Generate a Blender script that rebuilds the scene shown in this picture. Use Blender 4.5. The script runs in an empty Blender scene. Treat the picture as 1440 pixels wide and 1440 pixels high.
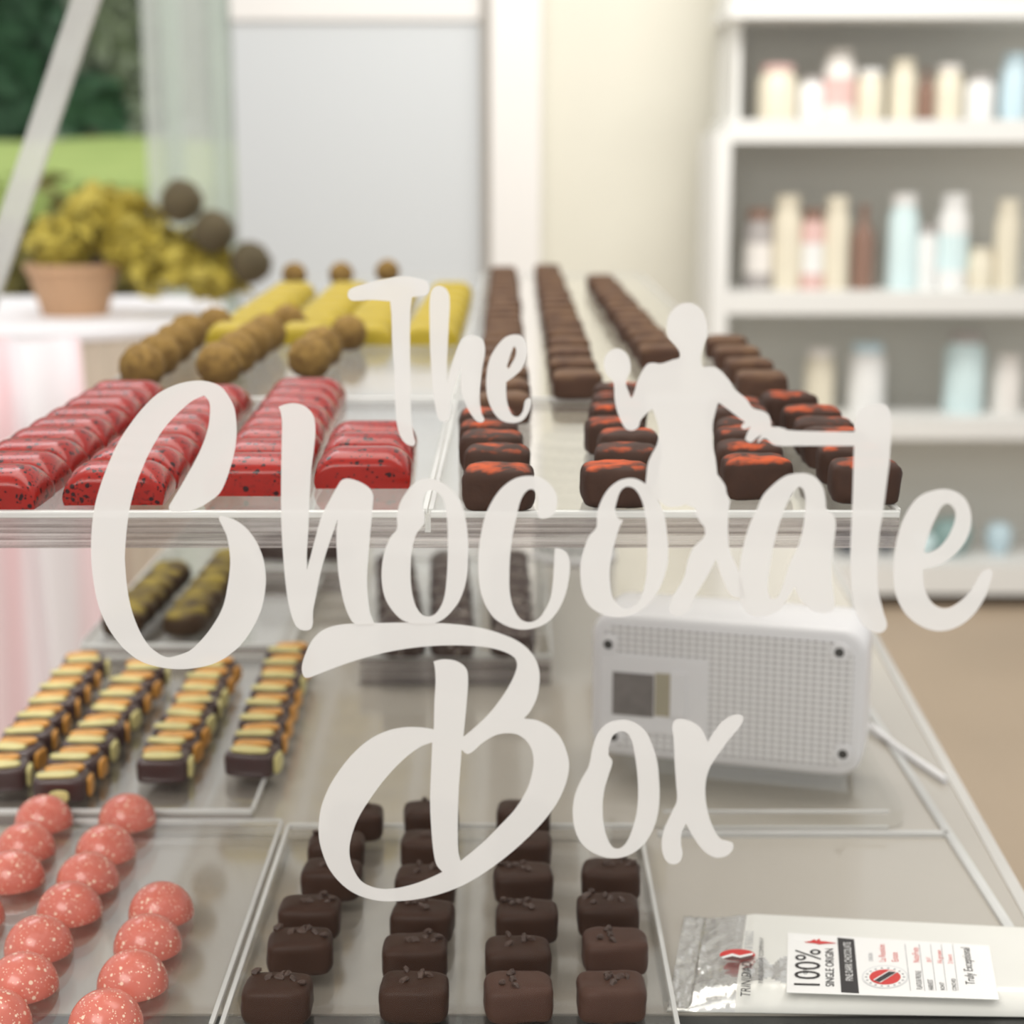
import bpy, bmesh, math, random
from mathutils import Vector, Matrix, noise
random.seed(7)
C = bpy.context.scene.collection
sc = bpy.context.scene
F = 2400.0
PITCH = math.atan(500 / F)
CZ = 1.40
FWD = Vector((0, math.cos(PITCH), -math.sin(PITCH)))
UP = Vector((0, math.sin(PITCH), math.cos(PITCH)))
CAM = Vector((0, 0, CZ))

def ray(px, py):
    return FWD * F + Vector((1, 0, 0)) * (px - 720) - UP * (py - 720)
def G(px, py, h):            # photo point -> point on the level plane h metres below the lens
    d = ray(px, py); t = -h / d.z
    return CAM + d * t
def W(px, py, Y):            # photo point -> point on the upright plane at distance Y
    d = ray(px, py); return CAM + d * (Y / d.y)

# ------------------------------------------------------------------ materials
MATS = {}
class NT:
    def __init__(s, name):
        m = bpy.data.materials.new(name); m.use_nodes = True
        s.m = m; s.t = m.node_tree; s.t.nodes.clear()
        s.out = s.t.nodes.new('ShaderNodeOutputMaterial')
        MATS[name] = m
    def n(s, typ, **kw):
        nd = s.t.nodes.new(typ)
        for k, v in kw.items():
            if k in nd.inputs: nd.inputs[k].default_value = v
            else: setattr(nd, k, v)
        return nd
    def l(s, a, b): s.t.links.new(a, b)
    def coords(s, scale=(1, 1, 1), rnd=True):
        tc = s.n('ShaderNodeTexCoord'); mp = s.n('ShaderNodeMapping'); mp.inputs['Scale'].default_value = scale
        s.l(tc.outputs['Object'], mp.inputs['Vector'])
        if rnd:
            oi = s.n('ShaderNodeObjectInfo'); mu = s.n('ShaderNodeMath', operation='MULTIPLY'); mu.inputs[1].default_value = 37.0
            s.l(oi.outputs['Random'], mu.inputs[0]); cx = s.n('ShaderNodeCombineXYZ')
            s.l(mu.outputs[0], cx.inputs[0]); s.l(mu.outputs[0], cx.inputs[1]); s.l(cx.outputs[0], mp.inputs['Location'])
        return mp.outputs['Vector'], tc
    def math(s, op, a, b=None):
        m = s.n('ShaderNodeMath', operation=op)
        for i, v in enumerate((a, b)):
            if v is None: continue
            if isinstance(v, (int, float)): m.inputs[i].default_value = v
            else: s.l(v, m.inputs[i])
        return m.outputs[0]
    def ramp(s, fac, stops):
        r = s.n('ShaderNodeValToRGB'); e = r.color_ramp.elements
        while len(e) < len(stops): e.new(0.5)
        for el, (p, c) in zip(e, stops): el.position = p; el.color = (*c, 1) if len(c) == 3 else c
        s.l(fac, r.inputs[0]); return r.outputs[0]
    def mixc(s, fac, a, b):
        m = s.n('ShaderNodeMix', data_type='RGBA')
        for i, v in ((0, fac), (6, a), (7, b)):
            if isinstance(v, (int, float)): m.inputs[i].default_value = v
            elif isinstance(v, tuple): m.inputs[i].default_value = (*v, 1)
            else: s.l(v, m.inputs[i])
        return m.outputs[2]

def plain(name, col, rough=.5, metal=0.0, coat=0.0, spec=.5, var=0.0, vscale=30, bump=0.0, sub=0.0):
    k = NT(name); p = k.n('ShaderNodeBsdfPrincipled')
    p.inputs['Base Color'].default_value = (*col, 1); p.inputs['Roughness'].default_value = rough
    p.inputs['Metallic'].default_value = metal; p.inputs['Coat Weight'].default_value = coat
    p.inputs['Coat Roughness'].default_value = .08; p.inputs['Specular IOR Level'].default_value = spec
    if sub:
        p.inputs['Subsurface Weight'].default_value = sub; p.inputs['Subsurface Scale'].default_value = .004
    if var or bump:
        v, _ = k.coords((vscale,) * 3); nz = k.n('ShaderNodeTexNoise', Scale=1.0, Detail=4.0); k.l(v, nz.inputs['Vector'])
        if var:
            lo = tuple(c * (1 - var) for c in col); hi = tuple(min(1, c * (1 + var)) for c in col)
            k.l(k.mixc(nz.outputs[0], lo, hi), p.inputs['Base Color'])
        if bump:
            b = k.n('ShaderNodeBump', Strength=bump, Distance=.002); k.l(nz.outputs[0], b.inputs['Height']); k.l(b.outputs[0], p.inputs['Normal'])
    k.l(p.outputs[0], k.out.inputs[0]); return k.m

def speckled(name, col, spot, scale, thr, rough, coat, spec=.5):
    k = NT(name); p = k.n('ShaderNodeBsdfPrincipled', Roughness=rough); p.inputs['Specular IOR Level'].default_value = spec
    p.inputs['Coat Weight'].default_value = coat; p.inputs['Coat Roughness'].default_value = .05
    v, _ = k.coords()
    # two sizes of round specks, only in some of the cells
    fac = None
    for sc_, th, dens, off in ((scale, thr, .45, 0), (scale * 2.3, thr * .9, .5, 9)):
        vo = k.n('ShaderNodeTexVoronoi', Scale=sc_); k.l(v, vo.inputs['Vector'])
        wn = k.n('ShaderNodeSeparateColor'); k.l(vo.outputs['Color'], wn.inputs[0])
        near = k.math('LESS_THAN', vo.outputs['Distance'], k.math('MULTIPLY', wn.outputs[1], th))
        some = k.math('LESS_THAN', wn.outputs[0], dens)
        f = k.math('MULTIPLY', near, some)
        fac = f if fac is None else k.math('MAXIMUM', fac, f)
    nz = k.n('ShaderNodeTexNoise', Scale=90.0); k.l(v, nz.inputs['Vector'])
    base = k.mixc(nz.outputs[0], tuple(c * .82 for c in col), tuple(min(1, c * 1.18) for c in col))
    k.l(k.mixc(fac, base, spot), p.inputs['Base Color'])
    k.l(p.outputs[0], k.out.inputs[0]); return k.m

def clear(name, tint=(.975, .976, .970), base=.045, milk=0.0, milkcol=(.9, .91, .9), rough=.02, graze=.8, power=5.0, tl_mix=.5):
    """Clear sheet: straight-through transparency plus a Schlick reflection that grows towards grazing."""
    k = NT(name); lw = k.n('ShaderNodeLayerWeight', Blend=.5)
    f5 = k.math('POWER', lw.outputs['Facing'], power)
    fac = k.math('MINIMUM', k.math('ADD', k.math('MULTIPLY', f5, graze), base), 1.0)
    tr = k.n('ShaderNodeBsdfTransparent'); tr.inputs[0].default_value = (*tint, 1)
    gl = k.n('ShaderNodeBsdfGlossy', Roughness=rough); gl.inputs[0].default_value = (1, 1, 1, 1)
    m = k.n('ShaderNodeMixShader'); k.l(fac, m.inputs[0]); k.l(tr.outputs[0], m.inputs[1]); k.l(gl.outputs[0], m.inputs[2])
    o = m.outputs[0]
    if milk:
        df = k.n('ShaderNodeBsdfDiffuse'); df.inputs[0].default_value = (*milkcol, 1)
        tl = k.n('ShaderNodeBsdfTranslucent'); tl.inputs[0].default_value = (*milkcol, 1)
        a = k.n('ShaderNodeMixShader'); a.inputs[0].default_value = tl_mix; k.l(df.outputs[0], a.inputs[1]); k.l(tl.outputs[0], a.inputs[2])
        m2 = k.n('ShaderNodeMixShader'); m2.inputs[0].default_value = milk; k.l(o, m2.inputs[1]); k.l(a.outputs[0], m2.inputs[2]); o = m2.outputs[0]
    k.l(o, k.out.inputs[0]); return k.m

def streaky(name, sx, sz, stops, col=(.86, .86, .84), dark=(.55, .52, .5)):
    """Acrylic edge: noise streaks paint in the refracted light, part clear, part opaque."""
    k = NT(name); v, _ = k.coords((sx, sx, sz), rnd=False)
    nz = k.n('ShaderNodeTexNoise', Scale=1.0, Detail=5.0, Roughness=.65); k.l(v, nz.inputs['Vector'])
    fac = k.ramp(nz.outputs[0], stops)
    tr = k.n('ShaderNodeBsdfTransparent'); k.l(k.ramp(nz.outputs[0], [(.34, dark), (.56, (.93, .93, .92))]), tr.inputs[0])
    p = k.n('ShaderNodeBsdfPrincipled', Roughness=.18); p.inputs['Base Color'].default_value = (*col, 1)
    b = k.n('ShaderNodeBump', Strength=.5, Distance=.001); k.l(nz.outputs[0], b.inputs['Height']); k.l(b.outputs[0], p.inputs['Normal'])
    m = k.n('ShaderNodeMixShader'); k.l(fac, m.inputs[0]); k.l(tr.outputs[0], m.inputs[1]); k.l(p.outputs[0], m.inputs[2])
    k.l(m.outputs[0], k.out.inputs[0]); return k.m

acrylic = clear('acrylic', base=.02, graze=.30)
plate_m = clear('acrylic_plate', base=.13, graze=.34, power=4.5, tint=(.975, .972, .966))
window_glass = clear('window_glass', base=.004, tint=(.99, .992, .99))
hazy_glass = clear('hazy_glass', base=.06, milk=.42, milkcol=(.84, .88, .85), tl_mix=.3)
frosted_panel = clear('frosted_panel', base=.04, milk=.97, milkcol=(.72, .75, .775), rough=.2, tl_mix=.08)
edge_streak = streaky('acrylic_edge', 5, 620, [(.35, (.12,) * 3), (.54, (.30,) * 3), (.68, (.80,) * 3)], col=(.66, .60, .58), dark=(.36, .30, .29))  # streaks of refracted light painted into the edge colour
edge_bright = streaky('acrylic_edge_glint', 5, 300, [(.25, (.45,) * 3), (.7, (.75,) * 3)])  # edge highlight put into a brighter colour
strut_clear = streaky('acrylic_strut', 2, 4, [(.2, (.45,) * 3), (.8, (.6,) * 3)])
red_m = speckled('red_cocoa_butter', (.29, .012, .007), (.03, .004, .004), 400, .58, .25, .12, .22)
pink_m = speckled('pink_cocoa_butter', (.62, .165, .12), (.86, .62, .47), 480, .42, .25, .3, .35)
lower_choc = plain('dark_chocolate', (.040, .0172, .0095), .48, var=.25, vscale=90, spec=.18)
milk_choc = plain('milk_chocolate', (.070, .033, .022), .48, var=.2, vscale=90, spec=.18)
nib_m = plain('cacao_nib', (.055, .028, .018), .5, var=.5, vscale=200)
yellow_m = plain('yellow_cocoa_butter', (.42, .31, .022), .4, spec=.25, var=.15, vscale=60)
mend_choc = plain('glossy_dark_chocolate', (.055, .024, .022), .28, coat=.2, var=.2, vscale=60)
peel_m = plain('candied_orange', (.66, .30, .045), .35, var=.35, vscale=150, bump=.3)
seed_m = plain('pale_green_pistachio', (.68, .60, .25), .4, var=.25, vscale=150)
def dusted(name, col, dust, lo, hi, zlo, zhi, scale=70, rough=.62):
    k = NT(name); p = k.n('ShaderNodeBsdfPrincipled', Roughness=rough); p.inputs['Specular IOR Level'].default_value = .15
    v, tc = k.coords((scale,) * 3); nz = k.n('ShaderNodeTexNoise', Scale=1.0, Detail=4.0, Roughness=.6); k.l(v, nz.inputs['Vector'])
    sx = k.n('ShaderNodeSeparateXYZ'); k.l(tc.outputs['Object'], sx.inputs[0])
    mr = k.n('ShaderNodeMapRange'); mr.inputs[1].default_value = zlo; mr.inputs[2].default_value = zhi
    k.l(sx.outputs[2], mr.inputs[0])
    f = k.ramp(k.math('MULTIPLY', nz.outputs[0], mr.outputs[0]), [(lo, (0,) * 3), (hi, (1,) * 3)])
    n2 = k.n('ShaderNodeTexNoise', Scale=3.0, Detail=3.0); k.l(v, n2.inputs['Vector'])
    base = k.mixc(n2.outputs[0], tuple(c * .7 for c in col), tuple(c * 1.35 for c in col))
    k.l(k.mixc(f, base, dust), p.inputs['Base Color'])
    b = k.n('ShaderNodeBump', Strength=.35, Distance=.001); k.l(n2.outputs[0], b.inputs['Height']); k.l(b.outputs[0], p.inputs['Normal'])
    k.l(p.outputs[0], k.out.inputs[0]); return k.m
dust_choc = dusted('chili_dusted_chocolate', (.048, .023, .015), (.48, .075, .016), .46, .64, .008, .0160)
cocoa_choc = dusted('cocoa_dusted_chocolate', (.070, .034, .021), (.19, .105, .052), .25, .7, .004, .016)
nut_m = dusted('nut_coated_chocolate', (.085, .043, .014), (.28, .17, .048), .20, .55, -.02, .02, 160, .7)
gold_m = dusted('gold_dusted_chocolate', (.05, .028, .014), (.34, .25, .03), .34, .62, .0, .02, 45, .5)
coco_m = None
def flecked():
    k = NT('flecked_chocolate'); p = k.n('ShaderNodeBsdfPrincipled', Roughness=.38)
    v, _ = k.coords((1, 1, 1)); nz = k.n('ShaderNodeTexNoise', Scale=260.0, Detail=3.0); k.l(v, nz.inputs['Vector'])
    k.l(k.ramp(nz.outputs[0], [(.60, (.05, .026, .02)), (.70, (.62, .54, .47))]), p.inputs['Base Color'])
    b = k.n('ShaderNodeBump', Strength=.6, Distance=.0015); k.l(nz.outputs[0], b.inputs['Height']); k.l(b.outputs[0], p.inputs['Normal'])
    k.l(p.outputs[0], k.out.inputs[0]); return k.m
coco_m = flecked()
def vinyl():
    k = NT('white_vinyl'); d = k.n('ShaderNodeBsdfPrincipled', Roughness=.55); d.inputs['Base Color'].default_value = (.80, .785, .765, 1)
    tl = k.n('ShaderNodeBsdfTranslucent'); tl.inputs[0].default_value = (.86, .845, .825, 1)
    tr = k.n('ShaderNodeBsdfTransparent'); tr.inputs[0].default_value = (1, 1, 1, 1)
    a = k.n('ShaderNodeMixShader'); a.inputs[0].default_value = .42; k.l(d.outputs[0], a.inputs[1]); k.l(tl.outputs[0], a.inputs[2])
    m = k.n('ShaderNodeMixShader'); m.inputs[0].default_value = .07; k.l(a.outputs[0], m.inputs[1]); k.l(tr.outputs[0], m.inputs[2])
    k.l(m.outputs[0], k.out.inputs[0]); return k.m
vinyl_m = vinyl()
base_m = plain('base_laminate', (.44, .405, .35), .09, coat=.6, var=.06, vscale=3)
black_m = plain('black_rail', (.012, .013, .011), .4, var=.2, vscale=20)
counter_m = plain('counter_paint', (.62, .60, .56), .5, var=.05, vscale=4)
white_plastic = plain('white_plastic', (.80, .79, .80), .35, var=.03, vscale=20)
grille_m = None
wall_m = plain('cream_paint', (.74, .72, .63), .85, var=.04, vscale=2)
trim_m = plain('white_gloss_paint', (.84, .82, .80), .5, var=.03, vscale=3)
gap_m = plain('door_gap', (.42, .39, .35), .7, var=.1, vscale=5)
shelf_m = plain('white_shelf', (.84, .84, .82), .5, var=.03, vscale=3)
shelfback_m = plain('shelf_back', (.70, .69, .64), .7, var=.05, vscale=3)
floor_m = plain('tan_floor', (.46, .36, .26), .45, var=.15, vscale=2)
cloth_m = plain('white_cloth', (.90, .88, .90), .9, var=.04, vscale=8)
skirt_m = plain('beige_skirt', (.66, .57, .46), .9, var=.12, vscale=20)
def striped_cloth():
    k = NT('pink_cloth'); p = k.n('ShaderNodeBsdfPrincipled', Roughness=.9)
    v, _ = k.coords((14, .2, .2), rnd=False); w = k.n('ShaderNodeTexNoise', Scale=1.0, Detail=2.0); k.l(v, w.inputs['Vector'])
    k.l(k.ramp(w.outputs[0], [(.4, (.86, .56, .58)), (.58, (.90, .85, .87))]), p.inputs['Base Color']); k.l(p.outputs[0], k.out.inputs[0]); return k.m
pink_cloth = striped_cloth()
terracotta = plain('terracotta', (.54, .33, .19), .8, var=.2, vscale=15)
mustard = plain('mustard_reflection', (.50, .40, .055), .6, var=.35, vscale=25)
dark_reflection = plain('reflection_ball', (.10, .075, .035), .8, var=.4, vscale=40)
lawn_m = plain('sunlit_grass', (.66, .92, .26), .9, var=.25, vscale=3)  # sunlight is put into the bright green; no sun shines on it
leaf_d = plain('dark_leaves', (.05, .15, .065), .55, var=.9, vscale=1.6)
olive = plain('olive_leaves', (.30, .26, .07), .6, var=.5, vscale=4)
leaf_m = plain('mid_leaves', (.30, .35, .25), .55, var=.6, vscale=2)
bark_m = plain('bark', (.12, .09, .07), .9, var=.3, vscale=10)
soil_m = plain('soil', (.10, .08, .05), .95, var=.3, vscale=10)

# ------------------------------------------------------------------ mesh helpers
def link(o, parent=None):
    C.objects.link(o)
    if parent is not None: o.parent = parent
    return o
def obj(name, bm, mat, parent=None, smooth=False, loc=None, sharp=None):
    bmesh.ops.recalc_face_normals(bm, faces=bm.faces)
    me = bpy.data.meshes.new(name); bm.to_mesh(me); bm.free()
    for m in (mat if isinstance(mat, list) else [mat]): me.materials.append(m)
    if smooth:
        for p in me.polygons: p.use_smooth = True
        if sharp: me.set_sharp_from_angle(angle=math.radians(sharp))
    o = bpy.data.objects.new(name, me); link(o, parent)
    if loc is not None: o.location = loc
    return o
def thing(name, label, cat, loc=(0, 0, 0), group=None, rz=0):
    o = bpy.data.objects.new(name, None); o.empty_display_size = .02; o.location = loc; o.rotation_euler = (0, 0, rz); link(o)
    return tag(o, label, cat, group)
def tag(o, label, cat, group=None, kind=None):
    o['label'] = label; o['category'] = cat
    if group: o['group'] = group
    if kind: o['kind'] = kind
    return o
def struct(name, bm, mat, **k):
    o = obj(name, bm, mat, **k); o['kind'] = 'structure'; o['category'] = name.split('_')[0]
    return o
def box(bm, x0, x1, y0, y1, z0, z1, mi=0):
    v = [bm.verts.new(p) for p in ((x0, y0, z0), (x1, y0, z0), (x1, y1, z0), (x0, y1, z0), (x0, y0, z1), (x1, y0, z1), (x1, y1, z1), (x0, y1, z1))]
    for f in ((0, 1, 2, 3), (4, 5, 6, 7), (0, 1, 5, 4), (1, 2, 6, 5), (2, 3, 7, 6), (3, 0, 4, 7)):
        bm.faces.new([v[i] for i in f]).material_index = mi
    return v
def boxbm(*a, bevel=0, seg=2):
    bm = bmesh.new(); box(bm, *a)
    if bevel: bmesh.ops.bevel(bm, geom=bm.edges[:], offset=bevel, segments=seg, profile=.5, affect='EDGES')
    return bm
def lathe(bm, prof, n=24, cx=0, cy=0, cz=0):
    rings = []
    for r, z in prof:
        if r < 1e-6: rings.append([bm.verts.new((cx, cy, cz + z))])
        else: rings.append([bm.verts.new((cx + r * math.cos(2 * math.pi * i / n), cy + r * math.sin(2 * math.pi * i / n), cz + z)) for i in range(n)])
    for a, b in zip(rings, rings[1:]):
        for i in range(n):
            j = (i + 1) % n
            if len(a) == 1 and len(b) == 1: continue
            if len(a) == 1: bm.faces.new((a[0], b[i], b[j]))
            elif len(b) == 1: bm.faces.new((a[i], a[j], b[0]))
            else: bm.faces.new((a[i], a[j], b[j], b[i]))
    return bm
def tube(bm, pts, r, n=8):
    rings = []
    for i, p in enumerate(pts):
        p = Vector(p); d = (Vector(pts[min(i + 1, len(pts) - 1)]) - Vector(pts[max(i - 1, 0)])).normalized()
        a = d.orthogonal().normalized(); b = d.cross(a)
        rings.append([bm.verts.new(p + (a * math.cos(2 * math.pi * k / n) + b * math.sin(2 * math.pi * k / n)) * r) for k in range(n)])
    for a, b in zip(rings, rings[1:]):
        for k in range(n): bm.faces.new((a[k], a[(k + 1) % n], b[(k + 1) % n], b[k]))
    bm.faces.new(rings[0]); bm.faces.new(rings[-1][::-1])
    return bm
def pillow(w, d, h, ex=5.0, n=9, amp=0.0, freq=90, seed=0, foot=0.0, exz=None):
    """Rounded block standing on z=0: superellipsoid block, surface unevenness, an optional little foot at the bottom."""
    bm = bmesh.new(); bmesh.ops.create_cube(bm, size=2); bmesh.ops.subdivide_edges(bm, edges=bm.edges[:], cuts=n, use_grid_fill=True)
    for v in bm.verts:
        c = v.co.copy()
        c = Vector([math.copysign(math.sin(abs(a) * math.pi / 2) * .5 + abs(a) * .5, a) for a in c])
        L = (abs(c.x) ** ex + abs(c.y) ** ex + abs(c.z) ** ex) ** (1 / ex)
        c = c / L
        z = max(c.z, -.93)
        p = Vector((c.x * w / 2, c.y * d / 2, (z + .93) / 1.93 * h))
        if amp:
            q = p * freq + Vector((seed * 7.1, seed * 3.3, seed))
            k = amp * noise.noise(q) + amp * .5 * noise.noise(q * 2.3)
            nn = Vector((c.x, c.y, c.z * .8)).normalized(); p += nn * k
            p.z = max(p.z, 0)
        if foot and p.z < h * .14:
            s = 1 + foot * (1 - p.z / (h * .14)) * (1 + .8 * noise.noise(Vector((c.x * 2, c.y * 2, seed * 3.7))))
            p.x *= s; p.y *= s
        v.co = p
    return bm
def grid_mesh(f, nu, nv, closed=False):
    bm = bmesh.new(); V = [[bm.verts.new(f(u / nu, v / nv)) for v in range(nv + 1)] for u in range(nu + 1)]
    for u in range(nu):
        for v in range(nv): bm.faces.new((V[u][v], V[u + 1][v], V[u + 1][v + 1], V[u][v + 1]))
    return bm
ORD = ['first', 'second', 'third', 'fourth', 'fifth', 'sixth', 'seventh', 'eighth', 'ninth', 'tenth', 'eleventh', 'twelfth', 'thirteenth',
       'fourteenth', 'fifteenth', 'sixteenth', 'seventeenth', 'eighteenth', 'nineteenth', 'twentieth', 'twenty-first', 'twenty-second', 'twenty-third', 'twenty-fourth', 'twenty-fifth', 'twenty-sixth']
def dup(root, loc, rz=0.0, s=1.0):
    r = root.copy(); C.objects.link(r); r.location = loc; r.rotation_euler = (0, 0, rz); r.scale = (s, s, s)
    for ch in list(root.children):
        c = ch.copy(); C.objects.link(c); c.parent = r
    return r
def place(proto_list, used, loc, rz, label, group, cat='chocolate', s=1.0):
    i = random.randrange(len(proto_list)); p = proto_list[i]
    if id(p) not in used:
        used.add(id(p)); p.location = loc; p.rotation_euler = (0, 0, rz); p.scale = (s, s, s); o = p
    else: o = dup(p, loc, rz, s)
    return tag(o, label, cat, group)
def lerp(a, b, t): return a + (b - a) * t
# ------------------------------------------------------------------ levels
H1 = .134          # surface of the upper trays below the lens
HL = .327          # surface of the lower trays
HB = .335          # the base of the case
Z1, ZL, ZB = CZ - H1, CZ - HL, CZ - HB

# ------------------------------------------------------------------ the room
WY = 5.75
def rect_wall(name, px0, px1, mat, Y=WY, py0=-260, z0=0.0, thick=.1):
    a = W(px0, 220, Y); b = W(px1, 220, Y); top = W(720, py0, Y).z
    return struct(name, boxbm(a.x, b.x, Y, Y + thick, z0, top), mat)
rect_wall('wall_back', 752, 1900, wall_m)
struct('floor', boxbm(-3.2, 3.4, -.6, WY + .1, -.06, 0), floor_m)
o = rect_wall('trim_1', 690, 760, trim_m, Y=WY - .10, thick=.10)
o = rect_wall('trim_2', 677, 692, gap_m, Y=WY - .03, thick=.05)
# door with a pale frosted panel
a = W(332, 220, WY); b = W(678, 220, WY); zt = W(720, -260, WY).z
door = struct('door_1', boxbm(a.x, b.x, WY - .01, WY + .05, 0, zt), frosted_panel)
bm = bmesh.new(); zr = W(500, 20, WY).z
box(bm, a.x, b.x, WY - .03, WY - .01, zr - .02, zr + .06)
obj('door_rail', bm, trim_m, door)
# glazing beside the door: outer pane and slim mullion
l = W(-520, 220, WY); r = W(332, 220, WY)
win = struct('window_1', boxbm(W(205, 220, WY).x, r.x, WY + .02, WY + .03, 0, zt), hazy_glass)
bm = bmesh.new()
for px in (245, 312): x = W(px, 220, WY).x; box(bm, x - .025, x + .025, WY - .005, WY + .06, 0, zt)
wf = obj('window_frame', bm, clear('pale_frame', base=.05, milk=.4, milkcol=(.78, .86, .80)), win)
# ------------------------------------------------------------------ garden
lawn = obj('lawn', grid_mesh(lambda u, v: Vector((lerp(-8, .2, u), lerp(10.0, 13.5, v), (.0 if v < .01 else lerp(1.20, 1.53, v)) + .04 * noise.noise(Vector((u * 9, v * 9, 0))))), 40, 20), lawn_m)
tag(lawn, 'sunlit lime green lawn bank beyond the glass', 'lawn', kind='stuff')
bm = bmesh.new(); box(bm, -7.5, .2, WY + .1, 10.0, -.06, .02); g = obj('ground', bm, soil_m); g['kind'] = 'structure'; g['category'] = 'ground'
def leafy(center, rad, n, size, seed, squash=.85):
    bm = bmesh.new(); rn = random.Random(seed)
    for i in range(n):
        d = Vector((rn.gauss(0, 1), rn.gauss(0, 1), rn.gauss(0, 1))).normalized() * rn.uniform(.45, 1.0)
        d *= 1 + .35 * noise.noise(d * 2.2 + Vector((seed, 0, 0)))
        p = Vector(center) + Vector((d.x * rad[0], d.y * rad[1], d.z * rad[2]))
        nrm = (d + Vector((rn.uniform(-1, 1), rn.uniform(-1, 1), rn.uniform(-1, 1))) * .8).normalized()
        a = nrm.orthogonal().normalized(); a = Matrix.Rotation(rn.uniform(0, 6.28), 3, nrm) @ a; b = nrm.cross(a)
        s = size * rn.uniform(.6, 1.4)
        v = [bm.verts.new(p + q) for q in (a * s, b * s * .45 + nrm * s * .1, -a * s, -b * s * .45 + nrm * s * .1)]
        bm.faces.new(v)
    return bm
def tree(px, py, Y, rx, rz, mat, label, seed, n=1500, size=.13):
    c = W(px, py, Y); t = thing('garden_tree', label, 'tree', (c.x, Y, 1.5), 'trees behind the lawn')
    obj('crown', leafy((0, 0, c.z - 1.5), (rx, rx * .7, rz), n, size, seed), mat, t)
    bm = bmesh.new(); tube(bm, [(0, 0, -.3), (.05, 0, .4), (0, .03, c.z - 1.4)], .09, 8); obj('trunk', bm, bark_m, t)
tree(-10, 60, 15.4, .62, 1.15, leaf_d, 'dark green leafy tree past the slanted clear edge', 3, 2600, .15)
tree(176, 60, 14.1, .36, 1.05, leaf_m, 'grey green tree behind the hazy glass', 5, 2000, .15)
tree(345, 60, 18.2, .50, 1.0, leaf_m, 'pale soft tree beside the frosted door panel', 8, 1500, .15)
tree(130, 150, 13.9, .36, .26, leaf_d, 'low dark shrub at the top of the lawn bank', 11, 900, .09)
tree(-190, 60, 16.6, .7, 1.2, leaf_d, 'dark tree at the edge of the lawn, mostly out of frame', 12, 1500, .15)
tree(130, -60, 21.5, 3.2, 2.4, leaf_m, 'tall grey green tree crown rising over the others', 14, 4200, .26)
hd = obj('low_hedge', leafy((0, 0, 0), (2.6, .30, .62), 5200, .09, 77), olive)
hd.location = (W(60, 220, 9.0).x - .6, 9.0, .62)
tag(hd, 'olive yellow hedge below the lime lawn bank', 'hedge')

# ------------------------------------------------------------------ cloth-covered table at the left with a pot
ty0, ty1, tz = 2.62, 3.35, W(200, 470, 2.62).z
tx0, tx1 = -1.35, W(322, 430, 3.2).x
t = thing('side_table', 'table under a white cloth at the left, beige pleated skirt', 'table', (0, 0, 0))
def rrect(x0, x1, y0, y1, r, n=8):
    P = []
    for cx, cy, a0 in ((x1 - r, y1 - r, 0), (x0 + r, y1 - r, 90), (x0 + r, y0 + r, 180), (x1 - r, y0 + r, 270)):
        for i in range(n + 1):
            a = math.radians(a0 + 90 * i / n); P.append((cx + r * math.cos(a), cy + r * math.sin(a)))
    return P
def slab(P, z0, z1):
    bm = bmesh.new(); lo = [bm.verts.new((x, y, z0)) for x, y in P]; hi = [bm.verts.new((x, y, z1)) for x, y in P]
    bm.faces.new(lo[::-1]); bm.faces.new(hi)
    for i in range(len(P)): j = (i + 1) % len(P); bm.faces.new((lo[i], lo[j], hi[j], hi[i]))
    return bm
P = rrect(tx0, tx1, ty0, ty1, .22, 12)
obj('tablecloth_top', slab(P, tz - .012, tz), cloth_m, t)
cc = Vector(((tx0 + tx1) / 2, (ty0 + ty1) / 2, 0))
def skirt(u, v):
    i = u * len(P); k = int(i) % len(P); q = Vector((*P[k], 0)).lerp(Vector((*P[(k + 1) % len(P)], 0)), i - int(i))
    s = 1 + (.012 * math.sin(u * 260) + .006 * math.sin(u * 97)) * (.25 + v) - .01
    q = cc + (q - cc) * s; return Vector((q.x, q.y, lerp(tz - .012, .02, v)))
obj('table_skirt', grid_mesh(skirt, 360, 6), skirt_m, t, smooth=True)
bm = bmesh.new(); box(bm, tx0 + .3, tx1 - .3, ty0 + .2, ty1 - .2, 0, tz - .012); obj('table_frame', bm, trim_m, t)
# pink drape in front of the table
px1 = W(104, 480, 2.3).x
def drape(u, v):
    x = lerp(-1.05, px1 + .05 * v, u)
    return Vector((x, 2.30 + .025 * math.sin(u * 34) + .015 * math.sin(u * 13 + 1), lerp(W(50, 478, 2.3).z, .0, v)))
bm = grid_mesh(drape, 120, 8)
for f in bmesh.ops.extrude_face_region(bm, geom=bm.faces[:])['geom']:
    if isinstance(f, bmesh.types.BMVert): f.co.y += .004
o = obj('pink_cloth', bm, pink_cloth, smooth=True)
tag(o, 'pale pink and white pleated cloth hanging at the left before the table', 'cloth')
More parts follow.
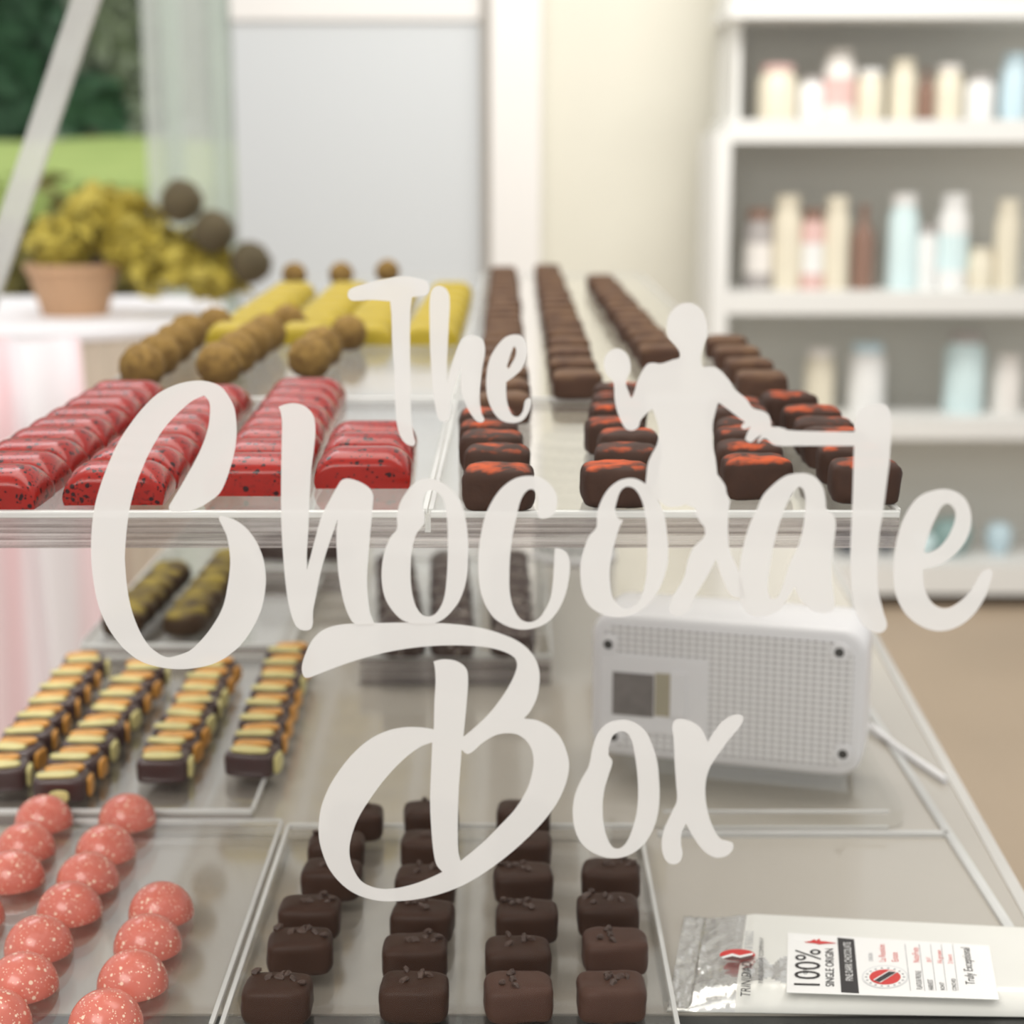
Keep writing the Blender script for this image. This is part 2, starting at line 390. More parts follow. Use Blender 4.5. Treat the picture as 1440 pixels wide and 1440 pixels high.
# terracotta pot; leaves and balls made up to stand for blurred glass reflections
pc = W(105, 430, 2.95)
pot = thing('pot_and_reflections', 'terracotta pot with made-up yellow leaves and dark balls standing for blurred reflections', 'plant', (pc.x, 2.95, tz))
bm = bmesh.new(); lathe(bm, [(0, 0), (.055, 0), (.076, .075), (.081, .075), (.081, .088), (.068, .088), (.064, .07), (0, .07)], 28); obj('pot', bm, terracotta, pot, smooth=True, sharp=40)
for i, (px, py, rx, rz) in enumerate(((150, 305, .075, .05), (235, 365, .10, .055), (300, 385, .06, .04), (90, 345, .05, .05), (190, 335, .07, .05))):
    c = W(px, py, 2.95) - Vector((pc.x, 2.95, tz))
    obj('reflection_leaves', leafy(c, (rx, .07, rz), 420, .02, 30 + i), mustard, pot)
for i, (px, py) in enumerate(((255, 283), (300, 326), (352, 370))):
    c = W(px, py, 2.9) - Vector((pc.x, 2.95, tz)); bm = bmesh.new(); bmesh.ops.create_icosphere(bm, subdivisions=3, radius=.036)
    for v in bm.verts: v.co *= 1 + .12 * noise.noise(v.co * 70); v.co += c
    obj('reflection_ball', bm, dark_reflection, pot, smooth=True)
bm = bmesh.new()
for px, py in ((255, 283), (300, 326), (352, 370), (150, 305), (235, 365), (190, 335)):
    c = W(px, py, 2.93) - Vector((pc.x, 2.95, tz)); tube(bm, [(0, 0, .07), (c.x * .4, 0, .11), (c.x, c.y, c.z)], .004, 6)
obj('added_stems', bm, bark_m, pot)

# ------------------------------------------------------------------ wall shelf unit with jars
SY, SD = 5.22, .42
sx0 = W(1003, 300, SY).x; sx1 = 2.05
unit = thing('shelf_unit', 'white open shelf unit of jars against the cream wall', 'shelf unit', (0, 0, 0))
def zrow(py): return W(1200, py, SY).z
boards = [(168, 200), (412, 442), (590, 618), (795, 836)]
ztop = zrow(-200)
for y0, y1 in boards:
    z1, z0 = zrow(y0), max(0, zrow(y1))
    obj('shelf_board', boxbm(sx0 + .035, sx1 - .03, SY, SY + SD, z0, z1), shelf_m, unit)
obj('shelf_board', boxbm(sx0 + .035, sx1 - .03, SY, SY + SD, zrow(24), zrow(2)), shelf_m, unit)
obj('side_panel', boxbm(sx0, sx0 + .05, SY - .005, SY + SD, 0, zrow(186)), shelf_m, unit)
obj('side_panel', boxbm(W(1040, 100, SY).x, W(1048, 100, SY).x, SY + .1, SY + SD, zrow(168), ztop), shelf_m, unit)
obj('side_panel', boxbm(sx1 - .04, sx1, SY, SY + SD, 0, ztop), shelf_m, unit)
obj('back_panel', boxbm(sx0 + .05, sx1 - .04, SY + SD, SY + SD + .012, 0, ztop), shelfback_m, unit)
JC = {'cream': (.78, .72, .58), 'pink': (.74, .50, .47), 'white': (.86, .86, .85), 'brown': (.26, .15, .11), 'cyan': (.70, .86, .88), 'grey': (.42, .39, .38),
      'blue': (.58, .74, .82), 'dark': (.06, .07, .09), 'teal': (.25, .38, .37), 'lid': (.55, .52, .48), 'paper': (.86, .82, .78)}
JM = {k: plain('jar_' + k, v, .35, var=.08, vscale=15) for k, v in JC.items()}
def jar(px, base_row, w, h, col, label, lid='lid', shape='jar', band=None, group=None):
    y = SY + .17; s = 2.2e-3; x = W(px, boards[base_row][0], y).x; z = zrow(boards[base_row][0])
    t = thing('storage_' + shape, label, shape, (x, y, z), group)
    r = w * s / 2; H = h * s
    bm = bmesh.new()
    if shape == 'bottle': lathe(bm, [(0, 0), (r, 0), (r, H * .6), (r * .85, H * .68), (r * .36, H * .8), (r * .34, H * .93), (0, H * .93)], 20)
    elif shape == 'bowl': lathe(bm, [(0, 0), (r * .5, 0), (r * .9, H * .3), (r, H * .6), (r * .8, H * .9), (r * .5, H), (0, H)], 20)
    else: lathe(bm, [(0, 0), (r * .94, 0), (r, H * .04), (r, H * .76), (r * .78, H * .84), (r * .78, H * .88), (0, H * .88)], 20)
    obj('body', bm, JM[col], t, smooth=True, sharp=50)
    if shape != 'bowl':
        bm = bmesh.new(); rr = r * (.4 if shape == 'bottle' else .82); z0 = H * (.92 if shape == 'bottle' else .87)
        lathe(bm, [(0, z0), (rr, z0), (rr, H * .99), (rr * .9, H), (0, H)], 20); obj('lid', bm, JM[lid], t, smooth=True, sharp=50)
    if band:
        bm = bmesh.new(); lathe(bm, [(r * 1.012, H * .2), (r * 1.012, H * .58)], 20); obj('paper_label', bm, JM[band], t, smooth=True)
G1, G2, G3, G4 = 'jars on the upper shelf', 'jars on the middle shelf', 'jars on the lower shelf', 'small things on the bottom shelf'
for a in ((1092, 0, 56, 76, 'cream', 'squat cream jar at the left end of the upper shelf', 'pink'), (1140, 0, 36, 60, 'white', 'short white jar beside the squat cream jar on the upper shelf', 'grey'),
          (1178, 0, 46, 98, 'paper', 'tall pale jar with a pink band on the upper shelf', 'lid', 'jar', 'pink'), (1222, 0, 40, 70, 'cream', 'cream jar right beside the pink banded jar on upper shelf', 'white'),
          (1268, 0, 38, 84, 'cream', 'slim tall cream jar in the middle of the upper shelf', 'cream'), (1300, 0, 24, 70, 'brown', 'thin brown bottle between cream jars on the upper shelf', 'brown', 'bottle'),
          (1332, 0, 40, 76, 'cream', 'cream jar right of the brown bottle on the upper shelf', 'paper'), (1376, 0, 42, 62, 'white', 'low white jar near the pale blue one on upper shelf', 'grey'),
          (1424, 0, 40, 92, 'blue', 'pale blue tall jar at the right of the upper shelf', 'blue')):
    jar(*a, group=G1)
for a in ((1064, 1, 40, 112, 'grey', 'grey brown jar at the left end of the middle shelf', 'brown', 'jar', 'paper'), (1104, 1, 42, 132, 'cream', 'tall cream bottle next to the grey jar on middle shelf', 'cream'),
          (1140, 1, 34, 112, 'pink', 'pink jar between two cream bottles on the middle shelf', 'brown', 'jar', 'white'), (1173, 1, 38, 130, 'cream', 'cream jar beside the brown bottle on the middle shelf', 'cream'),
          (1211, 1, 32, 118, 'brown', 'brown bottle standing alone on the middle shelf', 'brown', 'bottle'), (1266, 1, 44, 134, 'cyan', 'tall white bluish jar on the middle shelf', 'white'),
          (1300, 1, 30, 90, 'white', 'small white jar between the tall pale jars on middle shelf', 'grey'), (1336, 1, 44, 134, 'white', 'tall white jar right of centre on the middle shelf', 'white', 'jar', 'cyan'),
          (1376, 1, 38, 58, 'cream', 'low cream pot on the middle shelf near the right', 'cream'), (1412, 1, 36, 126, 'cream', 'tall cream jar at the right of the middle shelf', 'cream')):
    jar(*a, group=G2)
for a in ((1150, 2, 44, 92, 'cream', 'cream jar behind the chocolates on the lower shelf', 'paper'), (1216, 2, 54, 100, 'white', 'wide white jar on the lower shelf', 'blue'),
          (1352, 2, 58, 116, 'cyan', 'bright white blue jar on the lower shelf', 'grey'), (1412, 2, 44, 84, 'paper', 'pale jar at the right end of the lower shelf', 'paper')):
    jar(*a, group=G3)
for a in ((1192, 3, 44, 42, 'dark', 'dark bowl at the left on the bottom shelf', 'dark', 'bowl'), (1244, 3, 30, 44, 'dark', 'small dark pot behind the letter t on bottom shelf', 'dark', 'bowl'),
          (1334, 3, 62, 52, 'teal', 'grey green round bowl on the bottom shelf', 'teal', 'bowl'), (1402, 3, 40, 46, 'blue', 'light blue round bowl on the bottom shelf', 'blue', 'bowl'),
          (1300, 3, 34, 30, 'cyan', 'small pale bowl beside the grey green bowl', 'cyan', 'bowl')):
    jar(*a, group=G4)

# ------------------------------------------------------------------ display case
case = thing('display_case', 'glass chocolate counter with a grey base and clear upper shelf', 'display case', (0, 0, 0))
eA, eB = G(1440, 1290, HB), G(1170, 800, HB)
k_ = (eB.x - eA.x) / (eB.y - eA.y)
def edge_x(y): return eA.x + k_ * (y - eA.y)
BY0, BY1, BX, SX0 = .626, 2.10, -.30, -.245
bm = slab([(BX, BY0), (edge_x(BY0), BY0), (edge_x(BY1), BY1), (BX, BY1)], ZB - .02, ZB); obj('base_panel', bm, base_m, case)
w = .006
bm = slab([(edge_x(BY0), BY0), (edge_x(BY0) + w, BY0), (edge_x(BY1) + w, BY1), (edge_x(BY1), BY1)], ZB - .02, ZB + .001); obj('edge_strip', bm, strut_clear, case)
bm = boxbm(-.26, edge_x(.6) + .004, BY0 - .012, BY0, ZB - .16, ZB - .0005, bevel=.001); obj('front_rail', bm, black_m, case)
bm = boxbm(BX + .02, edge_x(BY0) - .03, BY0 + .03, BY1 - .02, 0, ZB - .02); obj('cabinet', bm, counter_m, case)
xr = G(1420, 1310, HB).x; ys = G(1100, 1175, HB).y
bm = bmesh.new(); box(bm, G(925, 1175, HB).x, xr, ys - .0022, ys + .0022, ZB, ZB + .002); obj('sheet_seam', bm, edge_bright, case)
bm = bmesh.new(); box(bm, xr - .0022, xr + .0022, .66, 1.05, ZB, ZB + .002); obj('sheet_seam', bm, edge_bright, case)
# upper shelf
U0 = G(600, 716, H1).y - .004; UH = .0085; UT = .0058; UX1 = G(1266, 716, H1).x
bm = boxbm(SX0, UX1 - .002, U0 + .001, 2.08, Z1 - UH - UT, Z1 - UH, bevel=.0006); obj('upper_shelf', bm, acrylic, case)
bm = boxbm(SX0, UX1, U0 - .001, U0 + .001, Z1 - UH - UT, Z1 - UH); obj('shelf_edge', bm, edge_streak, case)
for x in (SX0 + .002, .10): obj('shelf_upright', boxbm(x, x + .012, 1.99, 2.05, ZB, Z1 - UH - UT), acrylic, case)
# slanted clear edge of the left end panel
a, b = W(132, -40, 1.45), W(-26, 430, 1.45)
v = (b - a); a2, b2 = a - v * .15, b + v * 1.2
bm = bmesh.new(); n_ = Vector((1, 0, 0))
vs = [bm.verts.new(p + q) for p in (a2, b2) for q in (Vector((-.011, 0, 0)), Vector((.011, 0, 0)), Vector((.011, .012, 0)), Vector((-.011, .012, 0)))]
for f in ((0, 1, 2, 3), (4, 5, 6, 7), (0, 1, 5, 4), (1, 2, 6, 5), (2, 3, 7, 6), (3, 0, 4, 7)): bm.faces.new([vs[i] for i in f])
obj('end_panel_edge', bm, strut_clear, case)

# ------------------------------------------------------------------ acrylic trays (shallow, upside down)
def tray(label, x0, x1, y0, y1, ztop, h, t=.0028, xf0=None, xf1=None, group='clear acrylic trays'):
    cx, cy = (x0 + x1) / 2, y0
    T = thing('acrylic_tray', label, 'tray', (cx, cy, ztop - h), group)
    X0, X1, D = x0 - cx, x1 - cx, y1 - y0
    obj('tray_plate', boxbm(X0, X1, .0005, D, h - t, h, bevel=.0004), plate_m, T)
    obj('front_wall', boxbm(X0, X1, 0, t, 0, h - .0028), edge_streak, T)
    obj('front_edge_glint', boxbm(X0, X1, -.0006, t, h - .0027, h + .0001, bevel=.0005), edge_bright, T)  # pale strip stands for the highlight along the plate's bevel
    obj('rear_wall', boxbm(X0, X1, D - t, D, 0, h - t), acrylic, T)
    obj('rear_edge_glint', boxbm(X0, X1, D - .0022, D + .0004, h - .0020, h + .0003), edge_bright, T)
    for x in (X0, X1 - t): obj('side_wall', boxbm(x, x + t, t, D - t, 0, h - t), acrylic, T)
    for x in (X0, X1): obj('side_edge_glint', boxbm(x - .0009, x + .0009, t, D - t, h - .0016, h + .0004), edge_bright, T)
    return T
xj = G(602, 716, H1).x
yb = G(780, 560, H1).y
tray('long clear acrylic tray under the red bonbons', SX0 + .001, xj - .0012, U0, yb, Z1, UH)
tray('clear acrylic tray under the front chili dusted chocolates', xj + .0012, UX1 - .001, U0, yb, Z1, UH)
tray('blurred clear tray at the back under the yellow bars', SX0 + .001, xj - .0012, yb + .004, 2.0, Z1, UH)
tray('clear tray at the back under the rows of cocoa dusted chocolates', xj + .0012, UX1 - .001, yb + .004, 2.0, Z1, UH)
lt = ZL
pk_y1 = G(300, 1152, HL).y; xs = G(398, 1165, HL).x
tray('clear tray at the front left under the pink domes', -.235, xs - .002, .600, pk_y1, lt, .008)
bt_x1 = G(945, 1400, HL).x
tray('clear tray at the front under the dark nib topped chocolates', xs + .002, bt_x1, .592, pk_y1 - .006, lt, .008)
mt_x1 = G(352, 1105, HL).x
tray('clear tray under the fruit topped chocolate squares', -.285, mt_x1 + .006, pk_y1 + .012, 1.10, lt, .008)
tray('clear tray at the back under the gold dusted truffles', -.29, mt_x1 - .01, 1.105, 1.55, lt + .006, .014)
HC = .315
c0y = G(640, 921, HC).y
tray('taller clear tray under the flecked chocolate bars', G(505, 921, HC).x, G(775, 921, HC).x, c0y, c0y + .27, CZ - HC, .02)
dk = G(420, 797, HC)
tray('clear tray behind the tall letter h with dark bars', G(330, 797, HC).x, G(500, 797, HC).x, dk.y, dk.y + .17, CZ - HC, .02)

# ------------------------------------------------------------------ red bonbons
def red_bar(w=.0402, d=.0290, h=.0152, r=.0105):
    prof = [(-w / 2 + .0006, 0)]
    for i in range(9): a = math.pi - i / 8 * math.pi / 2; prof.append((-w / 2 + r + r * math.cos(a), h - r + r * math.sin(a)))
    for i in range(9): a = math.pi / 2 - i / 8 * math.pi / 2; prof.append((w / 2 - r + r * math.cos(a), h - r + r * math.sin(a)))
    prof.append((w / 2 - .0006, 0))
    bm = bmesh.new(); R = []; N = 11
    for j_ in range(2 * N + 1):
        q = (j_ - N) / N; y = d / 2 * math.copysign(math.sin(abs(q) * math.pi / 2), q) if q else 0.0
        u = min(1.0, abs(y) / (d / 2)); sz = .52 + .48 * math.sqrt(max(0, 1 - u * u))
        y += .0004 * 0
        sx = 1 - .03 * (1 - sz)
        R.append([bm.verts.new((x * sx, y, z * sz)) for x, z in prof])
    for k_ in (0, -1):
        yy = R[k_][0].co.y
        ring = [bm.verts.new((v.co.x * .995, yy, 0)) for v in R[k_]]
    n = len(prof)
    for a, b in zip(R, R[1:]):
        for i in range(n): bm.faces.new((a[i], a[(i + 1) % n], b[(i + 1) % n], b[i]))
    bm.faces.new(R[0]); bm.faces.new(R[-1][::-1])
    bmesh.ops.delete(bm, geom=[v for v in bm.verts if not v.link_faces], context='VERTS')
    return bm
red = [obj('red_bonbon', red_bar(), red_m, smooth=True, sharp=35)]
used = set()
HT = H1 - .0150
def rows_by_tops(tops, x_front, x_back, htop, off):
    """Row of pieces: photo height of each top edge and the centre at the first and last give points on the tray."""
    out = []
    for i, y in enumerate(tops):
        x = lerp(x_front, x_back, (y - tops[0]) / (tops[-1] - tops[0])) if len(tops) > 1 else x_front
        p = G(x, y, htop); out.append((p.x, p.y - off))
    return out
colname = ['leftmost', 'second', 'third', 'short right hand']
for c, (tops, xf, xb) in enumerate((([653, 635, 617, 601, 586, 572, 557, 546, 535], -8, 177), ([648, 628, 611, 593.5, 579, 565.5, 553, 541], 168, 296),
                                    ([637, 617.5, 600, 584, 569.5, 554.5, 542, 531.5], 362, 432), ([628, 608, 592], 513, 524))):
    for i, (x, y) in enumerate(rows_by_tops(tops, xf, xb, HT, .001)):
        place(red, used, (x, y, Z1), random.uniform(-.03, .03), f'glossy red speckled bonbon, {ORD[i]} from the front in the {colname[c]} red column', 'red speckled bonbons')

# ------------------------------------------------------------------ chili dusted and cocoa dusted chocolates on the upper level
def dip(seed, w=.0275, d=.0240, h=.0166, ex=4.6): return pillow(w, d, h, ex=ex, n=9, amp=.0008, freq=110, seed=seed, foot=.05)
chili = [obj('chili_chocolate', dip(s, .0272 + .0006 * (s % 2)), dust_choc, smooth=True) for s in range(5)]
used = set()
HT2 = H1 - .0166
cols = [
    ([(702, 648), (700, 621), (692, 602), (688, 586), (686, 571)], 'first'),
    ([(865, 645), (880, 620), (883, 600), (863, 583), (867, 563), (868, 549), (870, 536)], 'second'),
    ([(1060, 635), (1050, 616), (1048, 597), (1046, 585), (1040, 568), (1030, 556)], 'third'),
    ([(1211, 641), (1192, 619), (1168, 598), (1155, 584), (1137, 567), (1106, 548)], 'fourth')]
for pts, cn in cols:
    for i, (px, py) in enumerate(pts):
        p = G(px, py, HT2)
        place(chili, used, (p.x, p.y - .008, Z1), random.uniform(-.12, .12), f'brown chocolate dusted orange, {ORD[i]} from the front, {cn} column of upper tray', 'chili dusted chocolates')
cocoa = [obj('cocoa_chocolate', dip(s + 20, .0285, .027, .0150, 5), cocoa_choc, smooth=True) for s in range(4)]
used = set()
HT3 = H1 - .0150
for (xf, yf), (xb, yb_), n, cn in (((706, 548), (709, 374), 20, 'first'), ((811, 518), (769, 371), 17, 'second'), ((925, 482), (843, 385), 14, 'third'), ((1066, 519), (1018, 470), 4, 'fourth')):
    A, B = G(xf, yf, HT3), G(xb, yb_, HT3)
    for i in range(n):
        p = A.lerp(B, i / (n - 1))
        place(cocoa, used, (p.x + random.uniform(-.001, .001), p.y - .01, Z1), random.uniform(-.05, .05),
              f'cocoa brown chocolate, {ORD[i]} from the front, {cn} column of rear upper tray', 'cocoa dusted chocolates')

# ------------------------------------------------------------------ yellow bars and nut truffles, upper left at the back
yel = [obj('yellow_bonbon', red_bar(.042, .027, .016, .012), yellow_m, smooth=True, sharp=35)]
used = set()
for (xf, yf), (xb, yb_), n, cn in (((332, 452), (412, 396), 7, 'leftmost'), ((432, 452), (490, 396), 7, 'second'), ((512, 452), (556, 396), 7, 'third'), ((606, 452), (634, 396), 7, 'rightmost')):
    A, B = G(xf, yf, H1 - .016), G(xb, yb_, H1 - .016)
    for i in range(n):
        p = A.lerp(B, i / (n - 1)); place(yel, used, (p.x, p.y, Z1), 0, f'mustard yellow bonbon, {ORD[i]} from the front in the {cn} yellow column', 'yellow bonbons')
def nutball(seed, r=.0135):
    bm = bmesh.new(); bmesh.ops.create_icosphere(bm, subdivisions=4, radius=r)
    for v in bm.verts:
        q = v.co * 330 + Vector((seed * 5, 0, 0)); v.co *= 1 + .10 * noise.noise(q) + .05 * noise.noise(q * 2)
        v.co.z = max(v.co.z, -r * .93)
    for v in bm.verts: v.co.z += r * .93
    return bm
nut = [obj('nut_truffle', nutball(s), nut_m, smooth=True) for s in range(3)]
used = set()
for (x0, y0), (x1, y1), n, cn in (((200, 517), (264, 470), 4, 'leftmost short row'), ((308, 514), (374, 470), 4, 'middle short row'), ((436, 504), (452, 490), 2, 'right hand short row')):
    A, B = G(x0, y0, H1 - .012), G(x1, y1, H1 - .012)
    for i in range(n):
        p = A.lerp(B, i / max(1, n - 1)); place(nut, used, (p.x, p.y, Z1), random.uniform(0, 6), f'lumpy nut coated truffle, {ORD[i]} from the front in the {cn}', 'nut coated truffles', 'truffle')
for (x, y), lab in (((303, 456), 'dark nut truffle standing before the leftmost yellow bonbons'), ((405, 452), 'dark nut truffle standing before the second yellow column'), ((490, 468), 'dark nut truffle standing before the third yellow column'),
                    ((414, 386), 'small far nut truffle behind the leftmost yellow column'), ((480, 386), 'small far nut truffle behind the second yellow column'), ((545, 382), 'small far nut truffle behind the third yellow column')):
    p = G(x, y, H1 - .012)
    place(nut, used, (p.x, min(p.y, 1.98), Z1), random.uniform(0, 6), lab, 'nut coated truffles', 'truffle', .95)

# ------------------------------------------------------------------ pink domes
RP = .0143
bm = bmesh.new(); lathe(bm, [(0, 0), (RP * .99, 0), (RP, .0005)] + [(RP * math.cos(a * math.pi / 2 / 14), .0005 + RP * math.sin(a * math.pi / 2 / 14)) for a in range(1, 15)], 40)
dome = [obj('pink_dome', bm, pink_m, smooth=True, sharp=50)]
used = set()
pl = 'glossy pink speckled dome, '
for px, py, lab in ((62, 1113, 'farthest back in the left hand row'), (179, 1111, 'farthest back in the middle row'), (36, 1153, 'second from the back in the left row'), (149, 1156, 'second from the back in the middle row'),
                    (19, 1194, 'third from the back in the left row'), (124, 1197, 'third from the back in the middle row, under a glare'), (-40, 1250, 'cut by the left picture border at mid height'), (98, 1240, 'fourth from the back in the middle row'),
                    (227, 1241, 'farthest back in the right row of four'), (55, 1290, 'fifth in the middle row with large white spots'), (208, 1288, 'second from the back in the right row'), (32, 1344, 'third from the front in the middle row'),
                    (187, 1341, 'third from the back in the right row'), (-8, 1399, 'nearest the lower left corner'), (149, 1399, 'nearest in the right row at the lower border')):
    p = G(px, py + 46, HL)
    place(dome, used, (p.x, p.y, ZL), random.uniform(0, 6.28), pl + lab, 'pink domes')

# ------------------------------------------------------------------ nib topped dark chocolates, lower front
def nib(seed):
    r = random.Random(seed); bm = bmesh.new(); bmesh.ops.create_icosphere(bm, subdivisions=2, radius=1)
    s = (r.uniform(.0014, .0026), r.uniform(.0009, .0016), r.uniform(.0008, .0013))
    for v in bm.verts:
        k = 1 + .45 * noise.noise(v.co * 1.6 + Vector((seed, 0, 0))); v.co = Vector((v.co.x * s[0] * k, v.co.y * s[1] * k, v.co.z * s[2] * k))
    me = bpy.data.meshes.new('cacao_nib'); bm.to_mesh(me); bm.free(); me.materials.append(nib_m); return me
NIBS = [nib(s) for s in range(8)]
def nib_choc(seed, mat):
    o = obj('nib_chocolate', pillow(.0268, .0205, .0142, ex=5, n=9, amp=.0006, freq=120, seed=seed + 50, foot=.03), mat, smooth=True)
    r = random.Random(seed * 13 + 1); cx, cy = r.uniform(-.004, .004), r.uniform(-.003, .003)
    for i in range(r.randrange(5, 10)):
        n = bpy.data.objects.new('cacao_nib', NIBS[r.randrange(8)]); link(n, o)
        n.location = (max(-.010, min(.010, cx + r.gauss(0, .0045))), max(-.0068, min(.0072, cy + r.gauss(0, .003))), .0146); n.rotation_euler = (r.uniform(-.5, .5), r.uniform(-.5, .5), r.uniform(0, 6.28))
    return o
dark = [nib_choc(s, lower_choc) for s in range(6)]; light = [nib_choc(s + 9, milk_choc) for s in range(3)]
used = set()
HTL = HL - .0142
NC = [([(390, 1373), (422, 1308), (435, 1261), (466, 1209), (473, 1170), (500, 1130)], 'leftmost'), ([(582, 1371), (583, 1316), (594, 1267), (598, 1218), (603, 1168), (606, 1126)], 'second'),
      ([(729, 1371), (728, 1320), (741, 1267), (736, 1214), (736, 1168), (736, 1125)], 'third'), ([(860, 1371), (865, 1308), (855, 1258), (859, 1209)], 'rightmost')]
for ci, (pts, cn) in enumerate(NC):
    for i, (px, py) in enumerate(pts):
        p = G(px, py + 6, HTL); lt_ = (ci == 3 and i < 2) or (ci == 2 and i == 0)
        place(light if lt_ else dark, used, (p.x, p.y, ZL), random.uniform(-.10, .10),
              f'{"lighter brown" if lt_ else "dark"} square chocolate topped with cacao nibs, {ORD[i]} from the front in the {cn} column', 'nib topped chocolates')
for o_ in dark + light:
    if id(o_) not in used:
        for ch in list(o_.children): bpy.data.objects.remove(ch)
        bpy.data.objects.remove(o_)

# ------------------------------------------------------------------ fruit topped squares
def strip(seed, L, wd, h):
    return pillow(L, wd, h, ex=3, n=4, amp=.0006, freq=200, seed=seed)
def mend(seed):
    o = obj('fruit_chocolate', pillow(.0272, .0215, .0132, ex=7, n=7, amp=.0003, freq=120, seed=seed + 80), mend_choc, smooth=True)
    r = random.Random(seed + 400)
    a = obj('pistachio_strip', strip(seed, .0215, .0085, .0026), seed_m, o, smooth=True, loc=(-.002 + r.uniform(-.002, .003), -.0045, .0127))
    b = obj('orange_peel', strip(seed + 5, .0205, .0105, .0030), peel_m, o, smooth=True, loc=(.002 + r.uniform(-.004, .003), .0045, .0127)); b.rotation_euler = (0, 0, r.uniform(-.3, .3))
    c = obj('orange_peel' if seed != 2 else 'pistachio_strip', strip(seed + 6, .011, .014, .0026), peel_m if seed != 2 else seed_m, o, smooth=True, loc=(.0132, r.uniform(-.002, .002), .006)); c.rotation_euler = (0, 1.57, 0)
    if seed % 2:
        d = obj('pistachio_strip', strip(seed + 7, .010, .007, .002), seed_m, o, smooth=True, loc=(r.uniform(-.006, .002), -.0108, .0045)); d.rotation_euler = (1.57, 0, 0)
    return o
ms = [mend(s) for s in range(4)]
used = set()
HTM = HL - .0145
for (xf, yf), (xb, yb_), n, cn in (((8, 1062), (122, 918), 8, 'leftmost'), ((92, 1076), (206, 928), 8, 'second'), ((234, 1050), (304, 925), 8, 'third'), ((358, 1042), (408, 905), 8, 'rightmost')):
    A, B = G(xf, yf, HTM), G(xb, yb_, HTM)
    for i in range(n):
        p = A.lerp(B, i / (n - 1)); place(ms, used, (p.x, p.y - .008, ZL), random.uniform(-.2, .2), f'chocolate square with orange and pistachio pieces, {ORD[i]} from the front in the {cn} column', 'fruit topped squares')
# gold dusted truffles behind them
gt = [obj('gold_truffle', pillow(.030, .034, .019, ex=2.6, n=8, amp=.0012, freq=130, seed=s + 120), gold_m, smooth=True) for s in range(3)]
used = set()
for (xf, yf), (xb, yb_), n, cn in (((150, 886), (240, 794), 6, 'left'), ((238, 890), (325, 776), 7, 'right')):
    hz = CZ - (ZL + .006) - .017; A, B = G(xf, yf, hz), G(xb, yb_, hz)
    A.y = max(A.y, 1.13)
    for i in range(n):
        p = A.lerp(B, i / (n - 1)); place(gt, used, (p.x, p.y, ZL + .006), random.uniform(-.2, .2), f'dark truffle dusted gold, {ORD[i]} from the front in the {cn} row of the back tray', 'gold dusted truffles', 'truffle')
# flecked bars on the taller tray
fb = [obj('flecked_bar', pillow(.0285, .030, .0165, ex=5, n=9, amp=.0014, freq=160, seed=s + 160), coco_m, smooth=True) for s in range(4)]
used = set()
for (xf, yf), (xb, yb_), n, cn in (((568, 880), (556, 780), 7, 'left'), ((637, 880), (632, 777), 7, 'middle'), ((721, 880), (717, 775), 7, 'right')):
    hz = HC - .0165; A, B = G(xf, yf, hz), G(xb, yb_, hz)
    for i in range(n):
        p = A.lerp(B, i / (n - 1)); place(fb, used, (p.x, p.y - .004, CZ - HC), random.uniform(-.08, .08), f'dark chocolate bar with white flecks, {ORD[i]} from the front in the {cn} row', 'flecked chocolate bars')
for i, (px, py, lab) in enumerate(((382, 791, 'left of the tall letter h'), (428, 791, 'behind the tall letter h'), (472, 791, 'right of the tall letter h'))):
    p = G(px, py, HC); place(fb, used, (p.x, p.y + .018, CZ - HC), random.uniform(-.05, .05), f'dark flecked bar {lab}, under the upper shelf edge', 'dark bars behind the letter h')

# ------------------------------------------------------------------ radio on a clear slab
r0, r1 = G(835, 1062, .323), G(1205, 1098, .323)
sl = thing('radio_stand', 'clear rounded acrylic slab under the white radio', 'stand', (0, 0, 0))
P = rrect(G(905, 1165, HB).x, G(1276, 1165, HB).x, G(1100, 1166, HB).y, 1.0, .012)
obj('slab', slab(P, ZB, ZB + .009), acrylic, sl)
ya_ = G(1100, 1166, HB).y; xa_, xb_ = G(905, 1165, HB).x + .010, G(1276, 1165, HB).x - .010
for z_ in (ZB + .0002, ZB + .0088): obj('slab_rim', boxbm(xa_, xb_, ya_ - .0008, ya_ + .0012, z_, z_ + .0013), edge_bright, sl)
yaw = math.atan2(r1.y - r0.y, r1.x - r0.x)
RW = (Vector((r1.x, r1.y)) - Vector((r0.x, r0.y))).length + .004; RH = .0815; RD = .05
rad = thing('radio', 'white rounded radio seen from its perforated back, on a clear slab', 'radio', ((r0.x + r1.x) / 2, (r0.y + r1.y) / 2, ZB + .0125), rz=yaw)
def rounded(w, h, r, n=8):
    P = []
    for cx, cz, a0 in ((w / 2 - r, h - r, 0), (-w / 2 + r, h - r, 90), (-w / 2 + r, r, 180), (w / 2 - r, r, 270)):
        for i in range(n + 1):
            a = math.radians(a0 + 90 * i / n); P.append((cx + r * math.cos(a), cz + r * math.sin(a)))
    return P
bm = bmesh.new(); R = []
for y, ins in ((.0, .003), (.0015, .001), (.004, 0), (RD - .004, 0), (RD - .001, .001), (RD, .004)):
    R.append([bm.verts.new((x * (RW / 2 - ins) / (RW / 2), y, RH / 2 + (z - RH / 2) * (RH / 2 - ins) / (RH / 2))) for x, z in rounded(RW, RH, .013)])
for a, b in zip(R, R[1:]):
    for i in range(len(a)): bm.faces.new((a[i], a[(i + 1) % len(a)], b[(i + 1) % len(a)], b[i]))
bm.faces.new(R[0]); bm.faces.new(R[-1][::-1]); obj('housing', bm, white_plastic, rad, smooth=True, sharp=40)
def rx(px): return (px - 832) / (1207 - 832) * RW - RW / 2
